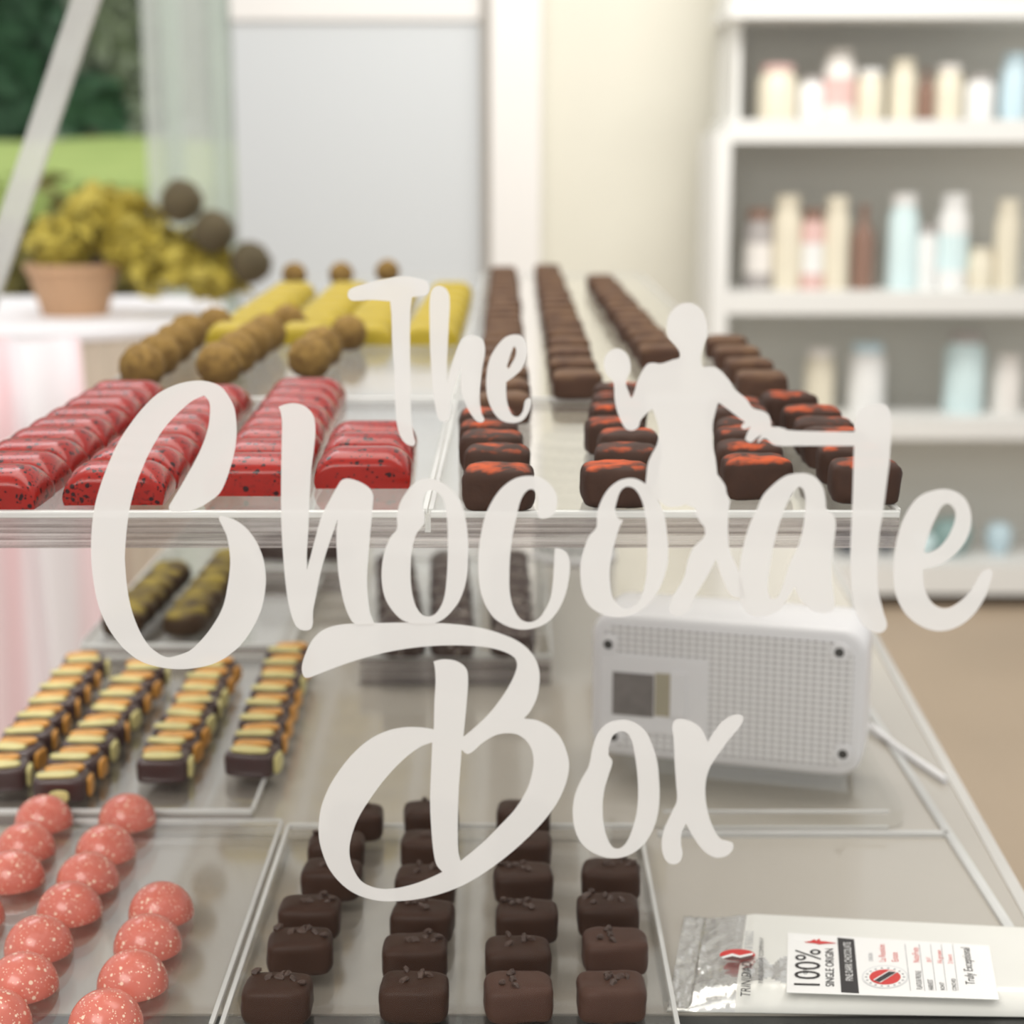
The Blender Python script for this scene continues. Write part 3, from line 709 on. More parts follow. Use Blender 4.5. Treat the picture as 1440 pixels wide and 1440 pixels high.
def rz_(py, px):
    top = lerp(866, 905, (px - 832) / 375); bot = lerp(1064, 1099, (px - 832) / 375); return RH * (bot - py) / (bot - top)
# perforated back plate: slots cut in rows
k = NT('perforated_plastic'); p = k.n('ShaderNodeBsdfPrincipled', Roughness=.4)
tc = k.n('ShaderNodeTexCoord'); sx = k.n('ShaderNodeSeparateXYZ'); k.l(tc.outputs['Object'], sx.inputs[0])
fx = k.math('FRACT', k.math('MULTIPLY', sx.outputs[0], 240.0)); fz = k.math('FRACT', k.math('MULTIPLY', sx.outputs[2], 300.0))
slot = k.math('MULTIPLY', k.math('LESS_THAN', fx, .62), k.math('LESS_THAN', fz, .34))
k.l(k.mixc(slot, (.80, .79, .79), (.36, .34, .34)), p.inputs['Base Color']); k.l(p.outputs[0], k.out.inputs[0])
bm = bmesh.new(); R = []
P2 = rounded(RW - .012, RH - .014, .009)
f0 = [bm.verts.new((x, -.0008, z + .007)) for x, z in P2]; f1 = [bm.verts.new((x, .001, z + .007)) for x, z in P2]
bm.faces.new(f0); 
for i in range(len(P2)): bm.faces.new((f0[i], f0[(i + 1) % len(P2)], f1[(i + 1) % len(P2)], f1[i]))
obj('back_grille', bm, k.m, rad)
bm = boxbm(rx(846), rx(996), -.0016, .001, rz_(1034, 920), rz_(930, 920), bevel=.0006); obj('battery_frame', bm, white_plastic, rad)
dk_m = plain('battery_hollow', (.20, .18, .17), .5, var=.4, vscale=120)
bm = boxbm(rx(864), rx(922), -.0020, .0005, rz_(1010, 900), rz_(952, 900)); obj('battery_opening', bm, dk_m, rad)
bm = boxbm(rx(924), rx(952), -.0021, .0005, rz_(1010, 930), rz_(952, 930)); obj('battery', bm, plain('battery_tan', (.42, .38, .28), .4, var=.2), rad)
bm = boxbm(rx(945), rx(968), -.0032, .0005, rz_(1012, 950), rz_(950, 950), bevel=.0008); obj('latch', bm, white_plastic, rad)
hole_m = plain('screw_hole', (.06, .055, .05), .5, var=.2)
for px, py in ((857, 911), (1172, 930), (1182, 1063), (866, 1038)):
    x, z = rx(px), rz_(py, px); bm = bmesh.new()
    n = 24; ring = []
    for rr, y in ((.0052, -.0007), (.0048, -.0022), (.0026, -.0022)): ring.append([bm.verts.new((x + rr * math.cos(6.2832 * i / n), y, z + rr * math.sin(6.2832 * i / n))) for i in range(n)])
    for a, b in zip(ring, ring[1:]):
        for i in range(n): bm.faces.new((a[i], a[(i + 1) % n], b[(i + 1) % n], b[i]))
    s = obj('screw_boss', bm, white_plastic, rad, smooth=True, sharp=40)
    bm = bmesh.new(); bm.faces.new([bm.verts.new((x + .0026 * math.cos(6.2832 * i / n), -.0019, z + .0026 * math.sin(6.2832 * i / n))) for i in range(n)]); obj('screw', bm, hole_m, s)
# cable behind the radio
cab = [Vector((r1.x + .004, r1.y + .03, ZB + .012)), Vector((.205, 1.0, ZB + .004)), Vector((.222, .93, ZB + .003)), Vector((.236, .88, ZB + .003))]
bm = bmesh.new(); tube(bm, [cab[0].lerp(cab[1], t / 4) for t in range(4)] + [cab[1].lerp(cab[2], t / 4) for t in range(4)] + [cab[2].lerp(cab[3], t / 4) for t in range(5)], .0018, 8)
obj('power_cable', bm, white_plastic, rad).matrix_parent_inverse = (Matrix.Translation(rad.location) @ Matrix.Rotation(yaw, 4, 'Z')).inverted()

# ------------------------------------------------------------------ white perforated canister
kx = W(808, 690, 1.42).x
can = thing('perforated_canister', 'white dome topped canister with pierced dots, seen through the shelf', 'canister', (kx, 1.42, ZB))
hz = W(790, 596, 1.42).z - ZB; rc = .0345
k = NT('pierced_white'); p = k.n('ShaderNodeBsdfPrincipled', Roughness=.4)
tc = k.n('ShaderNodeTexCoord'); sx = k.n('ShaderNodeSeparateXYZ'); k.l(tc.outputs['Object'], sx.inputs[0])
b_ = k.math('DIVIDE', sx.outputs[2], .0085); a_ = k.math('MULTIPLY', k.math('ARCTAN2', sx.outputs[1], sx.outputs[0]), 26 / 6.2832)
a_ = k.math('ADD', a_, k.math('MULTIPLY', k.math('FRACT', k.math('MULTIPLY', k.math('FLOOR', b_), .5)), 1.0))
da, db = k.math('SUBTRACT', k.math('FRACT', a_), .5), k.math('SUBTRACT', k.math('FRACT', b_), .5)
dot = k.math('LESS_THAN', k.math('ADD', k.math('MULTIPLY', da, da), k.math('MULTIPLY', db, db)), .075)
k.l(k.mixc(dot, (.86, .86, .84), (.20, .22, .26)), p.inputs['Base Color']); k.l(p.outputs[0], k.out.inputs[0])
hz = min(hz, Z1 - UH - UT - ZB - .004)
bm = bmesh.new(); lathe(bm, [(0, 0), (rc * .96, 0), (rc, .003), (rc, hz - rc * .8)] + [(rc * math.cos(a * math.pi / 16), hz - rc * .8 + rc * .8 * math.sin(a * math.pi / 16)) for a in range(1, 9)], 36)
obj('body', bm, k.m, can, smooth=True, sharp=60)
bm = bmesh.new(); lathe(bm, [(rc, 0), (rc + .0015, .001), (rc + .0015, .005), (rc, .006)], 36); obj('base_ring', bm, white_plastic, can, smooth=True)

# ------------------------------------------------------------------ packaged bar
HP = .3262; ZP = CZ - HP
def foil():
    k = NT('silver_foil'); p = k.n('ShaderNodeBsdfPrincipled', Roughness=.22); p.inputs['Metallic'].default_value = .85
    p.inputs['Base Color'].default_value = (.80, .79, .76, 1)
    v, _ = k.coords((1, 1, 1), rnd=False); nz = k.n('ShaderNodeTexNoise', Scale=60.0, Detail=3.0); k.l(v, nz.inputs['Vector'])
    b = k.n('ShaderNodeBump', Strength=.6, Distance=.003); k.l(nz.outputs[0], b.inputs['Height']); k.l(b.outputs[0], p.inputs['Normal'])
    k.l(p.outputs[0], k.out.inputs[0]); return k.m
foil_m = foil()
satin_m = plain('satin_film', (.78, .77, .72), .35, metal=.15, var=.05, vscale=30, bump=.2)
q = [G(938, 1424, HB), G(1500, 1432, HB), G(1500, 1322, HB), G(962, 1292, HB)]    # front left, front right, back right, back left
pkg = thing('chocolate_bar_packet', 'clear and silver packet of dark chocolate with a white printed label', 'packet', (q[0].x, q[0].y, ZB))
org = Vector((q[0].x, q[0].y, ZB))
def pk(u, v):   # footprint
    return q[0].lerp(q[1], u).lerp(q[3].lerp(q[2], u), v)
def pk_h(u, v):
    e = min(v, 1 - v) * 2; prof = min(1, e / .22) ** .6
    a = min(1, max(0, u / .19)); h = (HB - HP - .0001) * prof * (.25 + .75 * a)
    if u < .155:
        kk = (1 - u / .155); n3 = noise.noise(Vector((u * 26, v * 9, 1.3))) + .6 * noise.noise(Vector((u * 60, v * 22, 4)))
        h += .0022 * kk * prof * n3 + .0004
        if u < .06: h = .0012 + .0008 * noise.noise(Vector((u * 90, v * 14, 0)))
    if .12 < u < .44 and v < .42: h += .0007 * prof * noise.noise(Vector((u * 40, v * 12, 2.7))) * min(1, (.44 - u) / .1) * min(1, (.42 - v) / .1)
    return max(h, .0006)
NU, NV = 200, 44
bm = bmesh.new()
top = [[bm.verts.new((pk(u / NU, v / NV) + Vector((0, 0, pk_h(u / NU, v / NV)))) - org) for v in range(NV + 1)] for u in range(NU + 1)]
bot = [[bm.verts.new(pk(u / NU, v / NV) + Vector((0, 0, .0002)) - org) for v in (0, NV)] for u in range(NU + 1)]
for u in range(NU):
    for v in range(NV):
        f = bm.faces.new((top[u][v], top[u + 1][v], top[u + 1][v + 1], top[u][v + 1])); f.material_index = 0 if u < NU * .17 or ((u / NU - .29) ** 2 / .012 + (v / NV - .24) ** 2 / .016 < 1 + 1.1 * noise.noise(Vector((u / NU * 26, v / NV * 7, 7)))) else 1
    bm.faces.new((bot[u][0], bot[u + 1][0], top[u + 1][0], top[u][0])).material_index = 1
    bm.faces.new((bot[u][1], bot[u + 1][1], top[u + 1][NV], top[u][NV])).material_index = 1
    bm.faces.new((bot[u][0], bot[u][1], bot[u + 1][1], bot[u + 1][0])).material_index = 1
obj('wrapper', bm, [foil_m, satin_m], pkg, smooth=True)
lab_m = plain('label_paper', (.84, .83, .81), .6, var=.02, vscale=20); ink = plain('black_ink', (.02, .016, .015), .5, var=.05); red_ink = plain('red_ink', (.60, .035, .03), .5, var=.05); pale_red = plain('pale_red_ink', (.75, .22, .20), .5, var=.05)
grey_ink = plain('grey_ink', (.42, .42, .43), .5, var=.05); brown_ink = plain('brown_ink', (.10, .04, .035), .5, var=.1)
def flat(name, pts, mat, lift=.0, parent=None):
    bm = bmesh.new(); P_ = [G(x, y, HP - lift) - org for x, y in pts]
    lo = [bm.verts.new(p) for p in P_]; hi = [bm.verts.new(p + Vector((0, 0, .00012))) for p in P_]
    bm.faces.new(hi); bm.faces.new(lo[::-1])
    for i in range(len(P_)): bm.faces.new((lo[i], lo[(i + 1) % len(P_)], hi[(i + 1) % len(P_)], hi[i]))
    return obj(name, bm, mat, parent or pkg)
label = flat('paper_label', [(1106, 1396), (1405, 1406), (1391, 1330), (1108, 1312)], lab_m, .0002)
flat('label_band', [(1183, 1395.6), (1208, 1397), (1201, 1321), (1177.5, 1318.7)], ink, .00035, label)
def text(name, s, p0, p1, up, mat, lift=.0005, parent=None, bold=0.0, shear=0.0):
    cu = bpy.data.curves.new(name, 'FONT'); cu.body = s; cu.resolution_u = 3; cu.offset = bold; cu.shear = shear
    o = bpy.data.objects.new(name, cu); C.objects.link(o); dg = bpy.context.evaluated_depsgraph_get()
    me = bpy.data.meshes.new_from_object(o.evaluated_get(dg)); bpy.data.objects.remove(o)
    xs_ = [v.co.x for v in me.vertices]; ys_ = [v.co.y for v in me.vertices]; x0, x1 = min(xs_), max(xs_); cap = .69
    A, B, U = G(*p0, HP - lift), G(*p1, HP - lift), G(*up, HP - lift)
    for v in me.vertices:
        v.co = A + (B - A) * ((v.co.x - x0) / (x1 - x0)) + (U - A) * (v.co.y / cap) - org
    me.materials.clear(); me.materials.append(mat); me.name = name
    o = bpy.data.objects.new(name, me); link(o, parent or pkg); return o
text('printed_text', 'TRINIDAD', (1055, 1401), (1057, 1352), (1041, 1401), ink, .0012, shear=.2)
text('printed_text', '& TOBAGO', (1058, 1334), (1060, 1309), (1046, 1334), grey_ink, .0012, shear=.2)
text('printed_text', 'FINE COCOA COMPANY', (1073, 1382), (1074, 1318), (1066.5, 1382), ink, .0012)
def ell(cx, cy, rx_, ry_, n=28, a0=0, a1=360): return [(cx + rx_ * math.cos(math.radians(a0 + (a1 - a0) * i / n)), cy + ry_ * math.sin(math.radians(a0 + (a1 - a0) * i / n))) for i in range(n + (0 if a1 - a0 == 360 else 1))]
bean = flat('bean_emblem', ell(1037, 1343, 25, 8), red_ink, .0012)
flat('bean_half', ell(1037, 1344.5, 23, 6, 14, 0, 180), brown_ink, .0014, bean)
flat('bean_crease', [(1014, 1346), (1030, 1341), (1040, 1344), (1060, 1340), (1058, 1343), (1041, 1347), (1030, 1344.5), (1017, 1348)], lab_m, .0016, bean)
text('printed_text', '100%', (1153, 1386), (1154, 1335), (1116, 1385), ink, parent=label)
text('printed_text', 'SINGLE ORIGIN', (1173, 1387), (1172, 1334), (1161, 1387), ink, parent=label, bold=.008)
flat('bird_emblem', [(1131, 1325), (1140, 1323.5), (1145, 1321), (1148, 1323), (1152, 1320), (1154, 1323.5), (1160, 1324), (1176, 1326.5), (1160, 1327), (1152, 1328), (1146, 1326.5), (1140, 1326)], red_ink, .0005, label)
text('printed_text', 'FINE DARK CHOCOLATE', (1200, 1379), (1196, 1325), (1189.5, 1379), lab_m, .0007, parent=label)
text('printed_text', 'ORIGIN', (1228, 1351.5), (1227, 1340), (1222, 1351.5), grey_ink, parent=label)
text('printed_text', 'La Reunion', (1246, 1352), (1244, 1328), (1236, 1352), pale_red, parent=label)
text('printed_text', 'Estate', (1263.5, 1352), (1262, 1339), (1254, 1352), pale_red, parent=label)
emb = flat('round_emblem', ell(1244.6, 1374, 33, 16.5), plain('emblem_grey', (.70, .70, .70), .6, var=.05), .0004, label)
flat('emblem_ground', ell(1244.6, 1374, 30.5, 15), lab_m, .0006, emb)
flat('emblem_disc', ell(1244.6, 1374, 22, 10.5), red_ink, .0008, emb)
flat('emblem_band', [(1228, 1378), (1250, 1365), (1262, 1367), (1238, 1382)], lab_m, .0010, emb)
flat('emblem_stripe', [(1230, 1378.5), (1250, 1366.2), (1259.5, 1367.5), (1237, 1380.8)], ink, .0012, emb)
for i in range(18):
    a = math.radians(20 * i); cx, cy = 1244.6 + 26.5 * math.cos(a), 1374 + 12.8 * math.sin(a)
    flat('emblem_mark', [(cx - 1.6, cy - .7), (cx + 1.6, cy - .7), (cx + 1.6, cy + .7), (cx - 1.6, cy + .7)], grey_ink, .0008, emb)
for s, b0, t0, y0, y1 in (('FLAVOUR PROFILE', 1297, 1289, 1391, 1365), ('HARVEST', 1313.5, 1306, 1392, 1377), ('ROAST', 1329, 1323, 1392, 1381), ('CONCHED', 1345.5, 1339.5, 1393, 1376)):
    text('printed_text', s, (b0, y0), (b0 - 2, y1), (t0, y0), ink, parent=label)
for s, b0, t0, y0, y1 in (('Nutty/Fruity', 1293, 1284, 1353, 1332), ('2017', 1310, 1304, 1353, 1346), ('Hi-grown', 1325.5, 1318, 1354, 1336), ('2 hours', 1340, 1333, 1355, 1342)):
    text('printed_text', s, (b0, y0), (b0 - 2, y1), (t0, y0), pale_red, parent=label)
text('printed_text', 'Truly Exceptional', (1371, 1384), (1363, 1332), (1358, 1384), ink, parent=label, shear=.15)
for i, x in enumerate((1280, 1300, 1316, 1331, 1347)):
    flat('ruled_line', [(x, 1393), (x + .9, 1393), (x - 7.1, 1328), (x - 8, 1328)], grey_ink, .0004, label)

# ------------------------------------------------------------------ front glass with the white lettering
PL, PR = Vector((-.147, .556)), Vector((.14, .480))
u_ = (PR - PL).normalized(); nrm = Vector((u_.y, -u_.x, 0))
if nrm.y > 0: nrm = -nrm
def onpane(px, py, lift=0.0):
    d = ray(px, py); n2 = Vector((-u_.y, u_.x)); t_ = n2.dot(PL) / (n2.x * d.x + n2.y * d.y)
    return CAM + d * t_ + nrm * lift
org_p = Vector((0, PL.y, CZ - .36))
pane_t = thing('front_glass', 'clear front glass of the counter carrying white script lettering and a silhouette', 'glass pane', org_p)
rot = math.atan2(u_.y, u_.x)
A_, B_ = PL - u_ * .30, PL + u_ * .62
bm = bmesh.new(); off = Vector((u_.y, -u_.x)) * -1
if off.y < 0: off = -off
pts = [A_, B_, B_ + off * .004, A_ + off * .004]
lo = [bm.verts.new(Vector((p.x, p.y, CZ - .48)) - org_p) for p in pts]; hi = [bm.verts.new(Vector((p.x, p.y, CZ + .35)) - org_p) for p in pts]
bm.faces.new(lo); bm.faces.new(hi[::-1])
for i in range(4): bm.faces.new((lo[i], lo[(i + 1) % 4], hi[(i + 1) % 4], hi[i]))
obj('pane', bm, window_glass, pane_t)

def smooth_path(P):
    """Closed Catmull-Rom through the points; a third value marks a corner."""
    n = len(P); out = []
    for i in range(n):
        p0, p1, p2, p3 = P[i - 1], P[i], P[(i + 1) % n], P[(i + 2) % n]
        a, b = Vector(p1[:2]), Vector(p2[:2]); L = (b - a).length
        def tan(pm, pc, pn):
            if len(pc) > 2: return Vector((0, 0))
            d = Vector(pn[:2]) - Vector(pm[:2]); 
            return d.normalized() * L if d.length else d
        ta, tb = tan(p0, p1, p2), tan(p1, p2, p3)
        if len(p1) > 2: ta = (b - a) * .8
        if len(p2) > 2: tb = (b - a) * .8
        m = 6
        for k in range(m):
            t = k / m; t2, t3 = t * t, t ** 3
            out.append(a * (2 * t3 - 3 * t2 + 1) + ta * (t3 - 2 * t2 + t) + b * (-2 * t3 + 3 * t2) + tb * (t3 - t2))
    return out
lift_n = [0]
def glyph(name, label, loops, sc_, ox, oy):
    lift_n[0] += 1; lift = .0002 + .00003 * lift_n[0]
    cu = bpy.data.curves.new(name, 'CURVE'); cu.dimensions = '2D'; cu.fill_mode = 'BOTH'
    for L in loops:
        Pp = smooth_path(L); s = cu.splines.new('POLY'); s.points.add(len(Pp) - 1); s.use_cyclic_u = True
        for q_, p in zip(s.points, Pp): q_.co = (ox + p.x * sc_, -(oy + p.y * sc_), 0, 1)
    o = bpy.data.objects.new(name, cu); C.objects.link(o); dg = bpy.context.evaluated_depsgraph_get()
    me = bpy.data.meshes.new_from_object(o.evaluated_get(dg)); bpy.data.objects.remove(o)
    bm = bmesh.new(); bm.from_mesh(me); bpy.data.meshes.remove(me)
    for v in bm.verts: v.co = onpane(v.co.x, -v.co.y, lift) - org_p
    o = obj(name, bm, vinyl_m, pane_t)
    o['label'] = label
    return o
c_ = 1
S = .2014
up = lambda L: [(x, y + 794.5) + tuple(r) for x, y, *r in L]
glyph('letter', 'large capital letter C', [[(635, 960), (655, 920), (760, 740), (850, 570), (905, 420), (922, 300), (915, 220), (880, 178, c_), (800, 215), (700, 300), (600, 410), (530, 520), (470, 640), (410, 790), (370, 930), (350, 1040), (335, 1180), (328, 1300)]
    + up([(330, 560), (340, 690), (365, 840), (410, 980), (480, 1110), (555, 1180), (620, 1210), (690, 1200), (780, 1165), (880, 1070), (960, 960), (1015, 850), (1045, 710), (1062, 570), (1058, 470), (1040, 370), (1010, 300), (985, 247), (990, 228), (1020, 228),
           (1090, 250), (1170, 305), (1240, 395), (1290, 510), (1310, 620), (1310, 720), (1285, 860), (1230, 990), (1150, 1110), (1050, 1200), (950, 1255), (830, 1285), (700, 1295), (570, 1280), (440, 1240), (320, 1150), (220, 1020), (150, 870), (110, 690), (92, 500), (98, 300)])
    + [(118, 950), (150, 830), (200, 690), (270, 530), (350, 400), (450, 270), (560, 165), (680, 105), (780, 80), (860, 75), (940, 90), (1000, 120), (1050, 180), (1090, 260), (1105, 350), (1108, 450), (1095, 560), (1070, 660), (1035, 770), (990, 860), (930, 910), (860, 955), (780, 985), (700, 992), (650, 987)]], S, 110, 520)
S3 = .2431
glyph('letter', 'letter h after the capital C', [[(50, 90, c_), (90, 75), (145, 70), (200, 85), (245, 130), (262, 190), (258, 300), (240, 450), (228, 650), (222, 800), (214, 940), (214, 1035, c_), (260, 860), (300, 720), (350, 620), (390, 550), (415, 515), (450, 505), (510, 520), (570, 555), (597, 600), (595, 650), (588, 740), (580, 820), (570, 950), (562, 1080), (568, 1200), (580, 1280), (605, 1345, c_),
    (500, 1350, c_), (470, 1325), (430, 1230), (400, 1080), (388, 950), (385, 820), (392, 740, c_), (360, 830), (330, 920), (300, 1020), (270, 1160), (250, 1270), (240, 1370), (190, 1383), (150, 1355), (120, 1280), (95, 1150), (80, 1000), (70, 850), (65, 700), (65, 500), (68, 300), (70, 180), (62, 120)]], S3, 380, 550)
glyph('letter', 'first letter o of the middle line', [[(840, 530), (800, 570), (755, 640), (735, 720), (735, 795), (700, 840), (665, 920), (648, 1010), (648, 1110), (668, 1200), (710, 1270), (770, 1325), (850, 1345), (930, 1345), (1000, 1320), (1070, 1250), (1110, 1180), (1140, 1070), (1147, 960), (1145, 850), (1130, 730), (1100, 640), (1060, 580), (1000, 530), (930, 505), (880, 507)],
    [(920, 575), (960, 580), (1000, 620), (1020, 700), (1028, 800), (1028, 950), (1022, 1080), (1010, 1180), (985, 1250), (945, 1295), (900, 1300), (860, 1270), (830, 1200), (815, 1100), (815, 1000), (825, 900), (850, 820), (893, 760), (892, 700), (885, 650), (895, 600)]], S3, 380, 550)
S4 = .2222
glyph('letter', 'small letter c of the middle line', [[(530, 390), (525, 300), (520, 250), (490, 215), (450, 230), (415, 290), (390, 390), (365, 510), (350, 640), (345, 780), (350, 880), (370, 960), (410, 1030), (460, 1055), (520, 1040), (570, 980), (605, 900), (620, 800), (628, 680), (633, 585, c_), (680, 595), (715, 630), (728, 700), (720, 790), (700, 880), (660, 970), (600, 1045), (530, 1085), (430, 1103), (330, 1080), (250, 1030), (195, 950), (160, 850), (148, 740), (150, 610), (165, 500), (190, 390), (230, 300), (280, 225), (340, 170), (400, 140), (470, 130), (540, 140), (600, 180), (640, 240), (648, 310), (630, 365), (580, 397)]], S4, 640, 640)
glyph('letter', 'second letter o of the middle line', [[(1095, 145), (1030, 165), (970, 215), (925, 290), (900, 370), (895, 455), (850, 510), (815, 600), (795, 690), (795, 780), (810, 870), (850, 950), (920, 1000), (1000, 1022), (1100, 1015), (1190, 970), (1260, 900), (1310, 810), (1345, 690), (1350, 590), (1340, 470), (1330, 400), (1305, 320), (1270, 260), (1210, 185), (1150, 150)],
    [(1090, 198), (1050, 225), (1025, 290), (1015, 350), (1035, 398), (1064, 412, c_), (1040, 460), (1010, 560), (990, 650), (980, 740), (985, 830), (1000, 900), (1040, 950), (1090, 970), (1140, 945), (1180, 890), (1205, 800), (1215, 700), (1218, 580), (1215, 450), (1200, 350), (1180, 280), (1140, 215)]], S4, 640, 640)
to6 = lambda x, y, *r: (((920 + x * .25) - 840) / S4, ((640 + y * .25) - 420) / S4, *r)
t8 = lambda x, y, *r: (((1020 + x * .2778) - 840) / S4, ((540 + y * .2778) - 420) / S4, *r)
glyph('woman_silhouette', 'woman seen from behind forming the letter l, one arm out', [[(525, 365), (500, 300), (455, 250), (440, 190), (452, 110), (500, 50), (560, 25), (620, 35), (670, 80), (695, 150), (695, 230), (670, 310), (657, 380), (665, 430, c_), (740, 432), (790, 465), (840, 520), (870, 570), (945, 635), (985, 690), (1050, 710), (1085, 735), (1100, 780), (1100, 808, c_), (1200, 822),
    t8(300, 230), t8(400, 237), t8(655, 242, 1), t8(655, 312, 1), t8(400, 312), t8(270, 312), (1110, 920), (1070, 885), (1050, 885), (1018, 912, c_), (1018, 895), (1042, 858, c_), (1010, 880), (970, 908), (940, 890), (942, 870), (970, 805, c_), (935, 825), (912, 810), (935, 780, c_), (900, 755), (830, 700), (766, 655, c_), (745, 730), (732, 800), (735, 940), (750, 1020), (760, 1110, c_), (810, 1180), (820, 1230), (842, 1280, c_),
    to6(418, 330), to6(420, 500), to6(440, 570), to6(480, 660), to6(515, 800, 1), to6(440, 790), to6(385, 690), to6(350, 585, 1), to6(300, 680), to6(240, 780), to6(185, 880), to6(110, 900), to6(85, 850), to6(120, 770), to6(170, 680), to6(190, 590), to6(220, 520), to6(280, 460), to6(285, 410), to6(250, 360), to6(230, 298, 1), (560, 1302), (520, 1314), (440, 1312), (385, 1270, c_), (308, 1200), (308, 1160), (312, 1120), (322, 1040), (345, 985), (375, 930), (390, 870), (388, 810), (370, 750), (350, 695, c_), (310, 730), (275, 770), (262, 810), (230, 832), (185, 825), (160, 790), (130, 720), (112, 640), (108, 560), (100, 520), (70, 490), (45, 440), (50, 370), (90, 325), (140, 315), (190, 350), (212, 410), (210, 460), (190, 500), (183, 540), (200, 590), (216, 630, c_), (232, 600), (255, 520), (290, 450), (320, 412), (360, 405), (400, 410), (480, 385)]], S4, 840, 420)
glyph('letter', 'letter a of the middle line', [[(810, 100), (740, 115), (670, 165), (610, 230), (575, 310), (540, 380), (510, 480), (485, 600), (478, 720), (490, 830), (530, 890), (600, 905), (690, 880), (750, 810), (790, 740, c_), (830, 820), (890, 870), (960, 885), (1012, 860), (1002, 720), (1000, 620), (1010, 500), (1022, 380), (1008, 335), (970, 300), (965, 250), (950, 180), (910, 125), (860, 102)],
    [(815, 178), (790, 200), (745, 280), (700, 400), (670, 520), (650, 640), (640, 740), (655, 800), (690, 800), (720, 740), (745, 660), (770, 590), (810, 510), (835, 420), (848, 320), (850, 240), (838, 192)]], .25, 920, 640)
glyph('letter', 'letter t of the middle line', [[(655, 242), (660, 190), (680, 130), (740, 100), (805, 105), (838, 160), (832, 380), (820, 480), (800, 640), (780, 760), (770, 900), (775, 1040), (800, 1150), (818, 1225), (785, 1258), (730, 1245), (680, 1190), (645, 1090), (635, 950), (635, 800), (642, 640), (648, 450)]], .2778, 1020, 540)
glyph('letter', 'last letter e of the middle line', [[(1318, 688), (1290, 700), (1268, 735), (1258, 780), (1258, 825), (1270, 858), (1295, 880), (1325, 887), (1355, 876), (1378, 852), (1392, 820), (1395, 802), (1383, 802), (1368, 825), (1350, 845), (1330, 855), (1312, 848), (1300, 825), (1298, 800, c_), (1330, 790), (1355, 765), (1366, 735), (1360, 705), (1342, 690)],
    [(1330, 708), (1315, 730), (1302, 765), (1302, 778), (1325, 765), (1340, 740), (1343, 718)]], 1, 0, 0)
S5 = .2153
glyph('letter', 'capital letter T of the top line', [[(45, 210), (60, 170), (150, 135), (300, 100), (420, 85), (530, 105), (570, 130), (570, 190), (530, 212), (465, 222, c_), (455, 320), (452, 500), (455, 800), (460, 1000), (475, 1120), (482, 1185), (430, 1180), (390, 1130), (365, 1040), (355, 900), (350, 700), (335, 500), (330, 330), (322, 248, c_), (200, 240), (110, 245), (65, 240)]], S5, 480, 370)
glyph('letter', 'letter h of the top line', [[(585, 200), (620, 150), (680, 160), (710, 220), (705, 400), (698, 550), (692, 700), (695, 790, c_), (720, 680), (760, 560), (800, 490), (870, 470), (925, 500), (942, 570), (925, 680), (910, 800), (908, 900), (920, 980), (935, 1027), (900, 1037), (860, 1000), (820, 930), (790, 840), (785, 750), (792, 680, c_), (755, 760), (725, 880), (710, 1000), (690, 1030), (645, 1025), (620, 950), (600, 800), (585, 600), (580, 400)]], S5, 480, 370)
glyph('letter', 'letter e of the top line', [[(1150, 465), (1080, 480), (1020, 540), (970, 630), (950, 750), (955, 860), (985, 950), (1040, 1020), (1110, 1042), (1180, 1030), (1225, 975), (1245, 905), (1235, 880), (1205, 895), (1190, 960), (1160, 1000), (1120, 990), (1090, 920), (1080, 850), (1080, 775, c_), (1130, 740), (1180, 690), (1212, 625), (1220, 560), (1200, 490)],
    [(1135, 545), (1142, 600), (1115, 655), (1090, 685), (1095, 640), (1115, 580)]], S5, 480, 370)
SB = .3055
glyph('letter', 'large capital letter B of the bottom line', [[(60, 330), (50, 290), (65, 230), (100, 160), (150, 115), (220, 92), (320, 85), (450, 82), (600, 82), (750, 88), (870, 105), (960, 130), (1050, 170), (1110, 225), (1140, 290), (1143, 360), (1130, 430), (1100, 490), (1072, 522, c_), (1130, 530), (1190, 560), (1240, 610), (1270, 680), (1280, 740), (1265, 820), (1230, 900), (1170, 985), (1090, 1070), (1000, 1150), (900, 1225), (800, 1285), (700, 1325), (600, 1350), (500, 1362), (400, 1360), (310, 1335), (240, 1290), (180, 1220), (145, 1140), (128, 1060), (135, 950), (165, 860), (210, 780), (280, 690), (360, 620), (440, 580), (520, 563), (600, 563), (657, 572, c_),
    (660, 450), (665, 350), (662, 290), (655, 260, c_), (700, 250), (760, 258), (805, 290), (815, 340), (810, 430), (800, 540), (793, 607, c_), (850, 560), (920, 490), (980, 410), (1020, 340), (1040, 280), (1030, 245), (980, 215), (900, 195), (800, 187), (690, 187), (580, 195), (470, 212), (350, 240), (240, 275), (160, 305), (110, 325), (80, 335)],
    [(650, 632, c_), (600, 650), (530, 700), (450, 780), (380, 870), (310, 980), (275, 1080), (270, 1150), (290, 1220), (330, 1275), (400, 1303), (480, 1303), (570, 1282), (640, 1255), (697, 1228, c_), (670, 1195), (655, 1130), (645, 1020), (640, 900), (645, 750)],
    [(785, 665, c_), (810, 685), (835, 675), (880, 635), (940, 600), (1000, 590), (1050, 600), (1095, 640), (1115, 700), (1110, 770), (1085, 850), (1030, 940), (960, 1015), (880, 1095), (780, 1178, c_), (770, 1130), (768, 1000), (772, 850), (780, 740)]], SB, 410, 850)
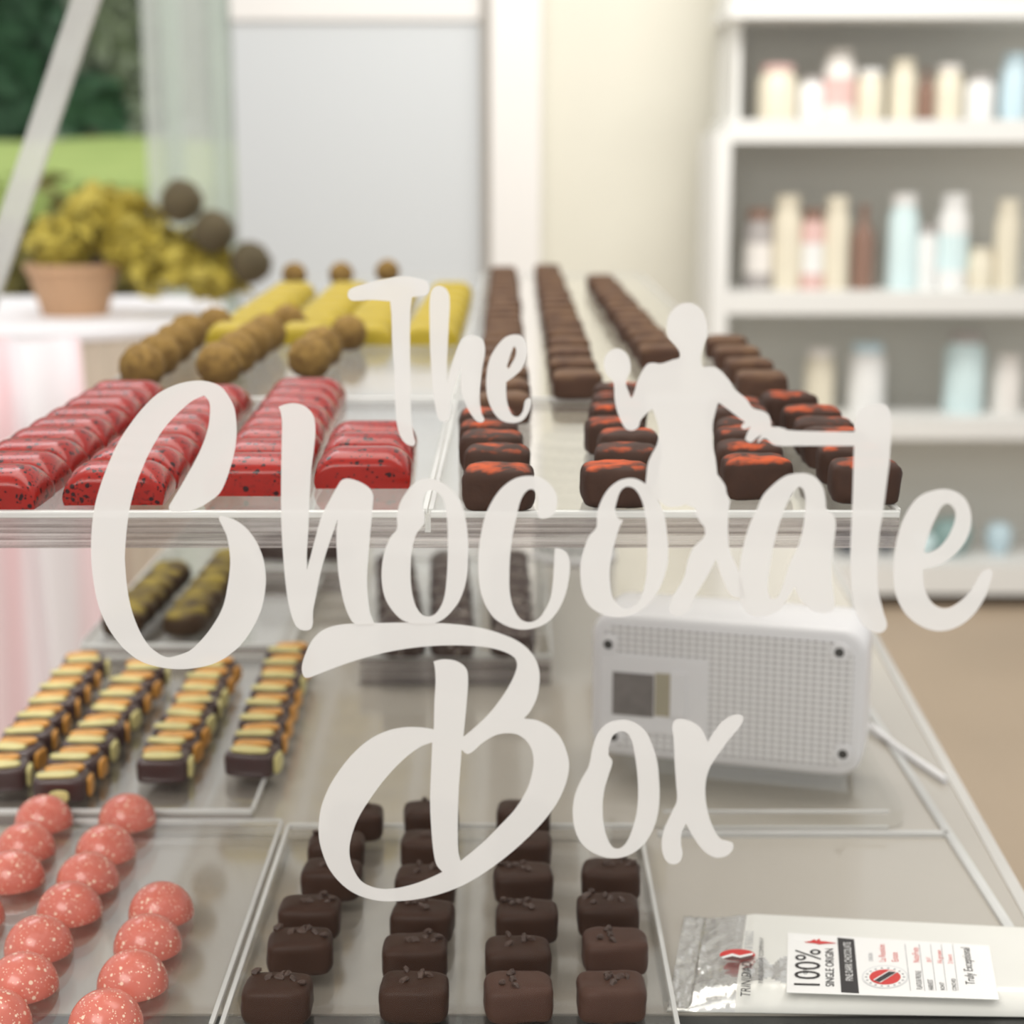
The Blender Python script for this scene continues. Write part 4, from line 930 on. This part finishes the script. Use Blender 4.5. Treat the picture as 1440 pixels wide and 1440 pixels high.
glyph('letter', 'letter o of the bottom line', [[(470, 155), (380, 175), (310, 240), (270, 340), (240, 480), (190, 570), (145, 680), (130, 790), (140, 900), (180, 1000), (250, 1070), (340, 1110), (440, 1120), (530, 1095), (620, 1030), (690, 920), (725, 800), (735, 680), (730, 550), (715, 430), (680, 320), (640, 240), (580, 185), (520, 160)],
    [(470, 235), (415, 260), (385, 330), (380, 400), (405, 445), (380, 540), (350, 640), (338, 760), (345, 880), (370, 980), (410, 1045), (460, 1050), (510, 1000), (550, 900), (575, 800), (585, 680), (580, 540), (565, 420), (540, 300), (510, 250)]], S, 780, 980)
glyph('letter', 'last letter x of the bottom line', [[(825, 190), (860, 150), (940, 160), (1010, 200), (1050, 260), (1070, 310, c_), (1120, 230), (1180, 160), (1240, 125), (1300, 120), (1320, 150), (1290, 210), (1230, 280), (1150, 390), (1090, 480), (1060, 570), (1055, 690), (1075, 810), (1110, 910), (1160, 985), (1210, 1000), (1245, 1015), (1245, 1060), (1200, 1105), (1120, 1115), (1040, 1065), (975, 980), (920, 880, c_), (890, 940), (885, 1020), (895, 1090), (870, 1150), (810, 1160), (765, 1110), (750, 1010), (770, 910), (820, 800), (855, 720), (850, 600), (840, 450), (835, 300)]], S, 780, 980)

# ------------------------------------------------------------------ light
wd = bpy.data.worlds.new('daylight'); sc.world = wd; wd.use_nodes = True
bg = wd.node_tree.nodes['Background']; bg.inputs[0].default_value = (1.0, .99, .97, 1); bg.inputs[1].default_value = .70
def area(name, loc, target, size, power, col):
    L = bpy.data.lights.new(name, 'AREA'); L.shape = 'RECTANGLE'; L.size, L.size_y = size; L.energy = power; L.color = col
    o = bpy.data.objects.new(name, L); link(o); o.location = loc
    o.rotation_euler = (Vector(target) - Vector(loc)).to_track_quat('-Z', 'Y').to_euler(); return o
area('added_light', (.2, 1.3, 2.9), (.05, 1.0, 1.2), (1.8, .9), 24, (1, .95, .88))  # unseen overhead light, added to brighten tops and base
area('added_light', (-.7, -.7, 2.6), (0, .6, 1.2), (1.2, .8), 25, (1, .96, .90))  # unseen fill from the camera side, added to whiten the radio
area('added_light', (.5, 3.9, 2.95), (.5, 5.6, 1.2), (2.4, .6), 50, (1, .96, .90))  # unseen fill aimed at the back wall, added to brighten the background
area('added_light', (-.9, 2.3, 2.9), (-.2, 1.4, 1.2), (1.2, .6), 12, (.97, .98, 1))  # unseen light added for rim highlights on the bonbons

# ------------------------------------------------------------------ camera
cam = bpy.data.cameras.new('camera'); co = bpy.data.objects.new('camera', cam); link(co); co.location = CAM
co.rotation_euler = (math.pi / 2 - PITCH, 0, 0); cam.sensor_fit = 'HORIZONTAL'; cam.sensor_width = 36; cam.lens = F / 1440 * 36; cam.clip_start = .02; cam.clip_end = 100
cam.dof.use_dof = True; cam.dof.focus_distance = .618; cam.dof.aperture_fstop = 9.2
sc.camera = co
sc.cycles.transparent_max_bounces = 48; sc.cycles.max_bounces = 10; sc.cycles.sample_clamp_indirect = 6
vs_ = sc.view_settings; vs_.view_transform = 'Standard'; vs_.look = 'None'; vs_.gamma = 1; vs_.exposure = 0; vs_.use_curve_mapping = False
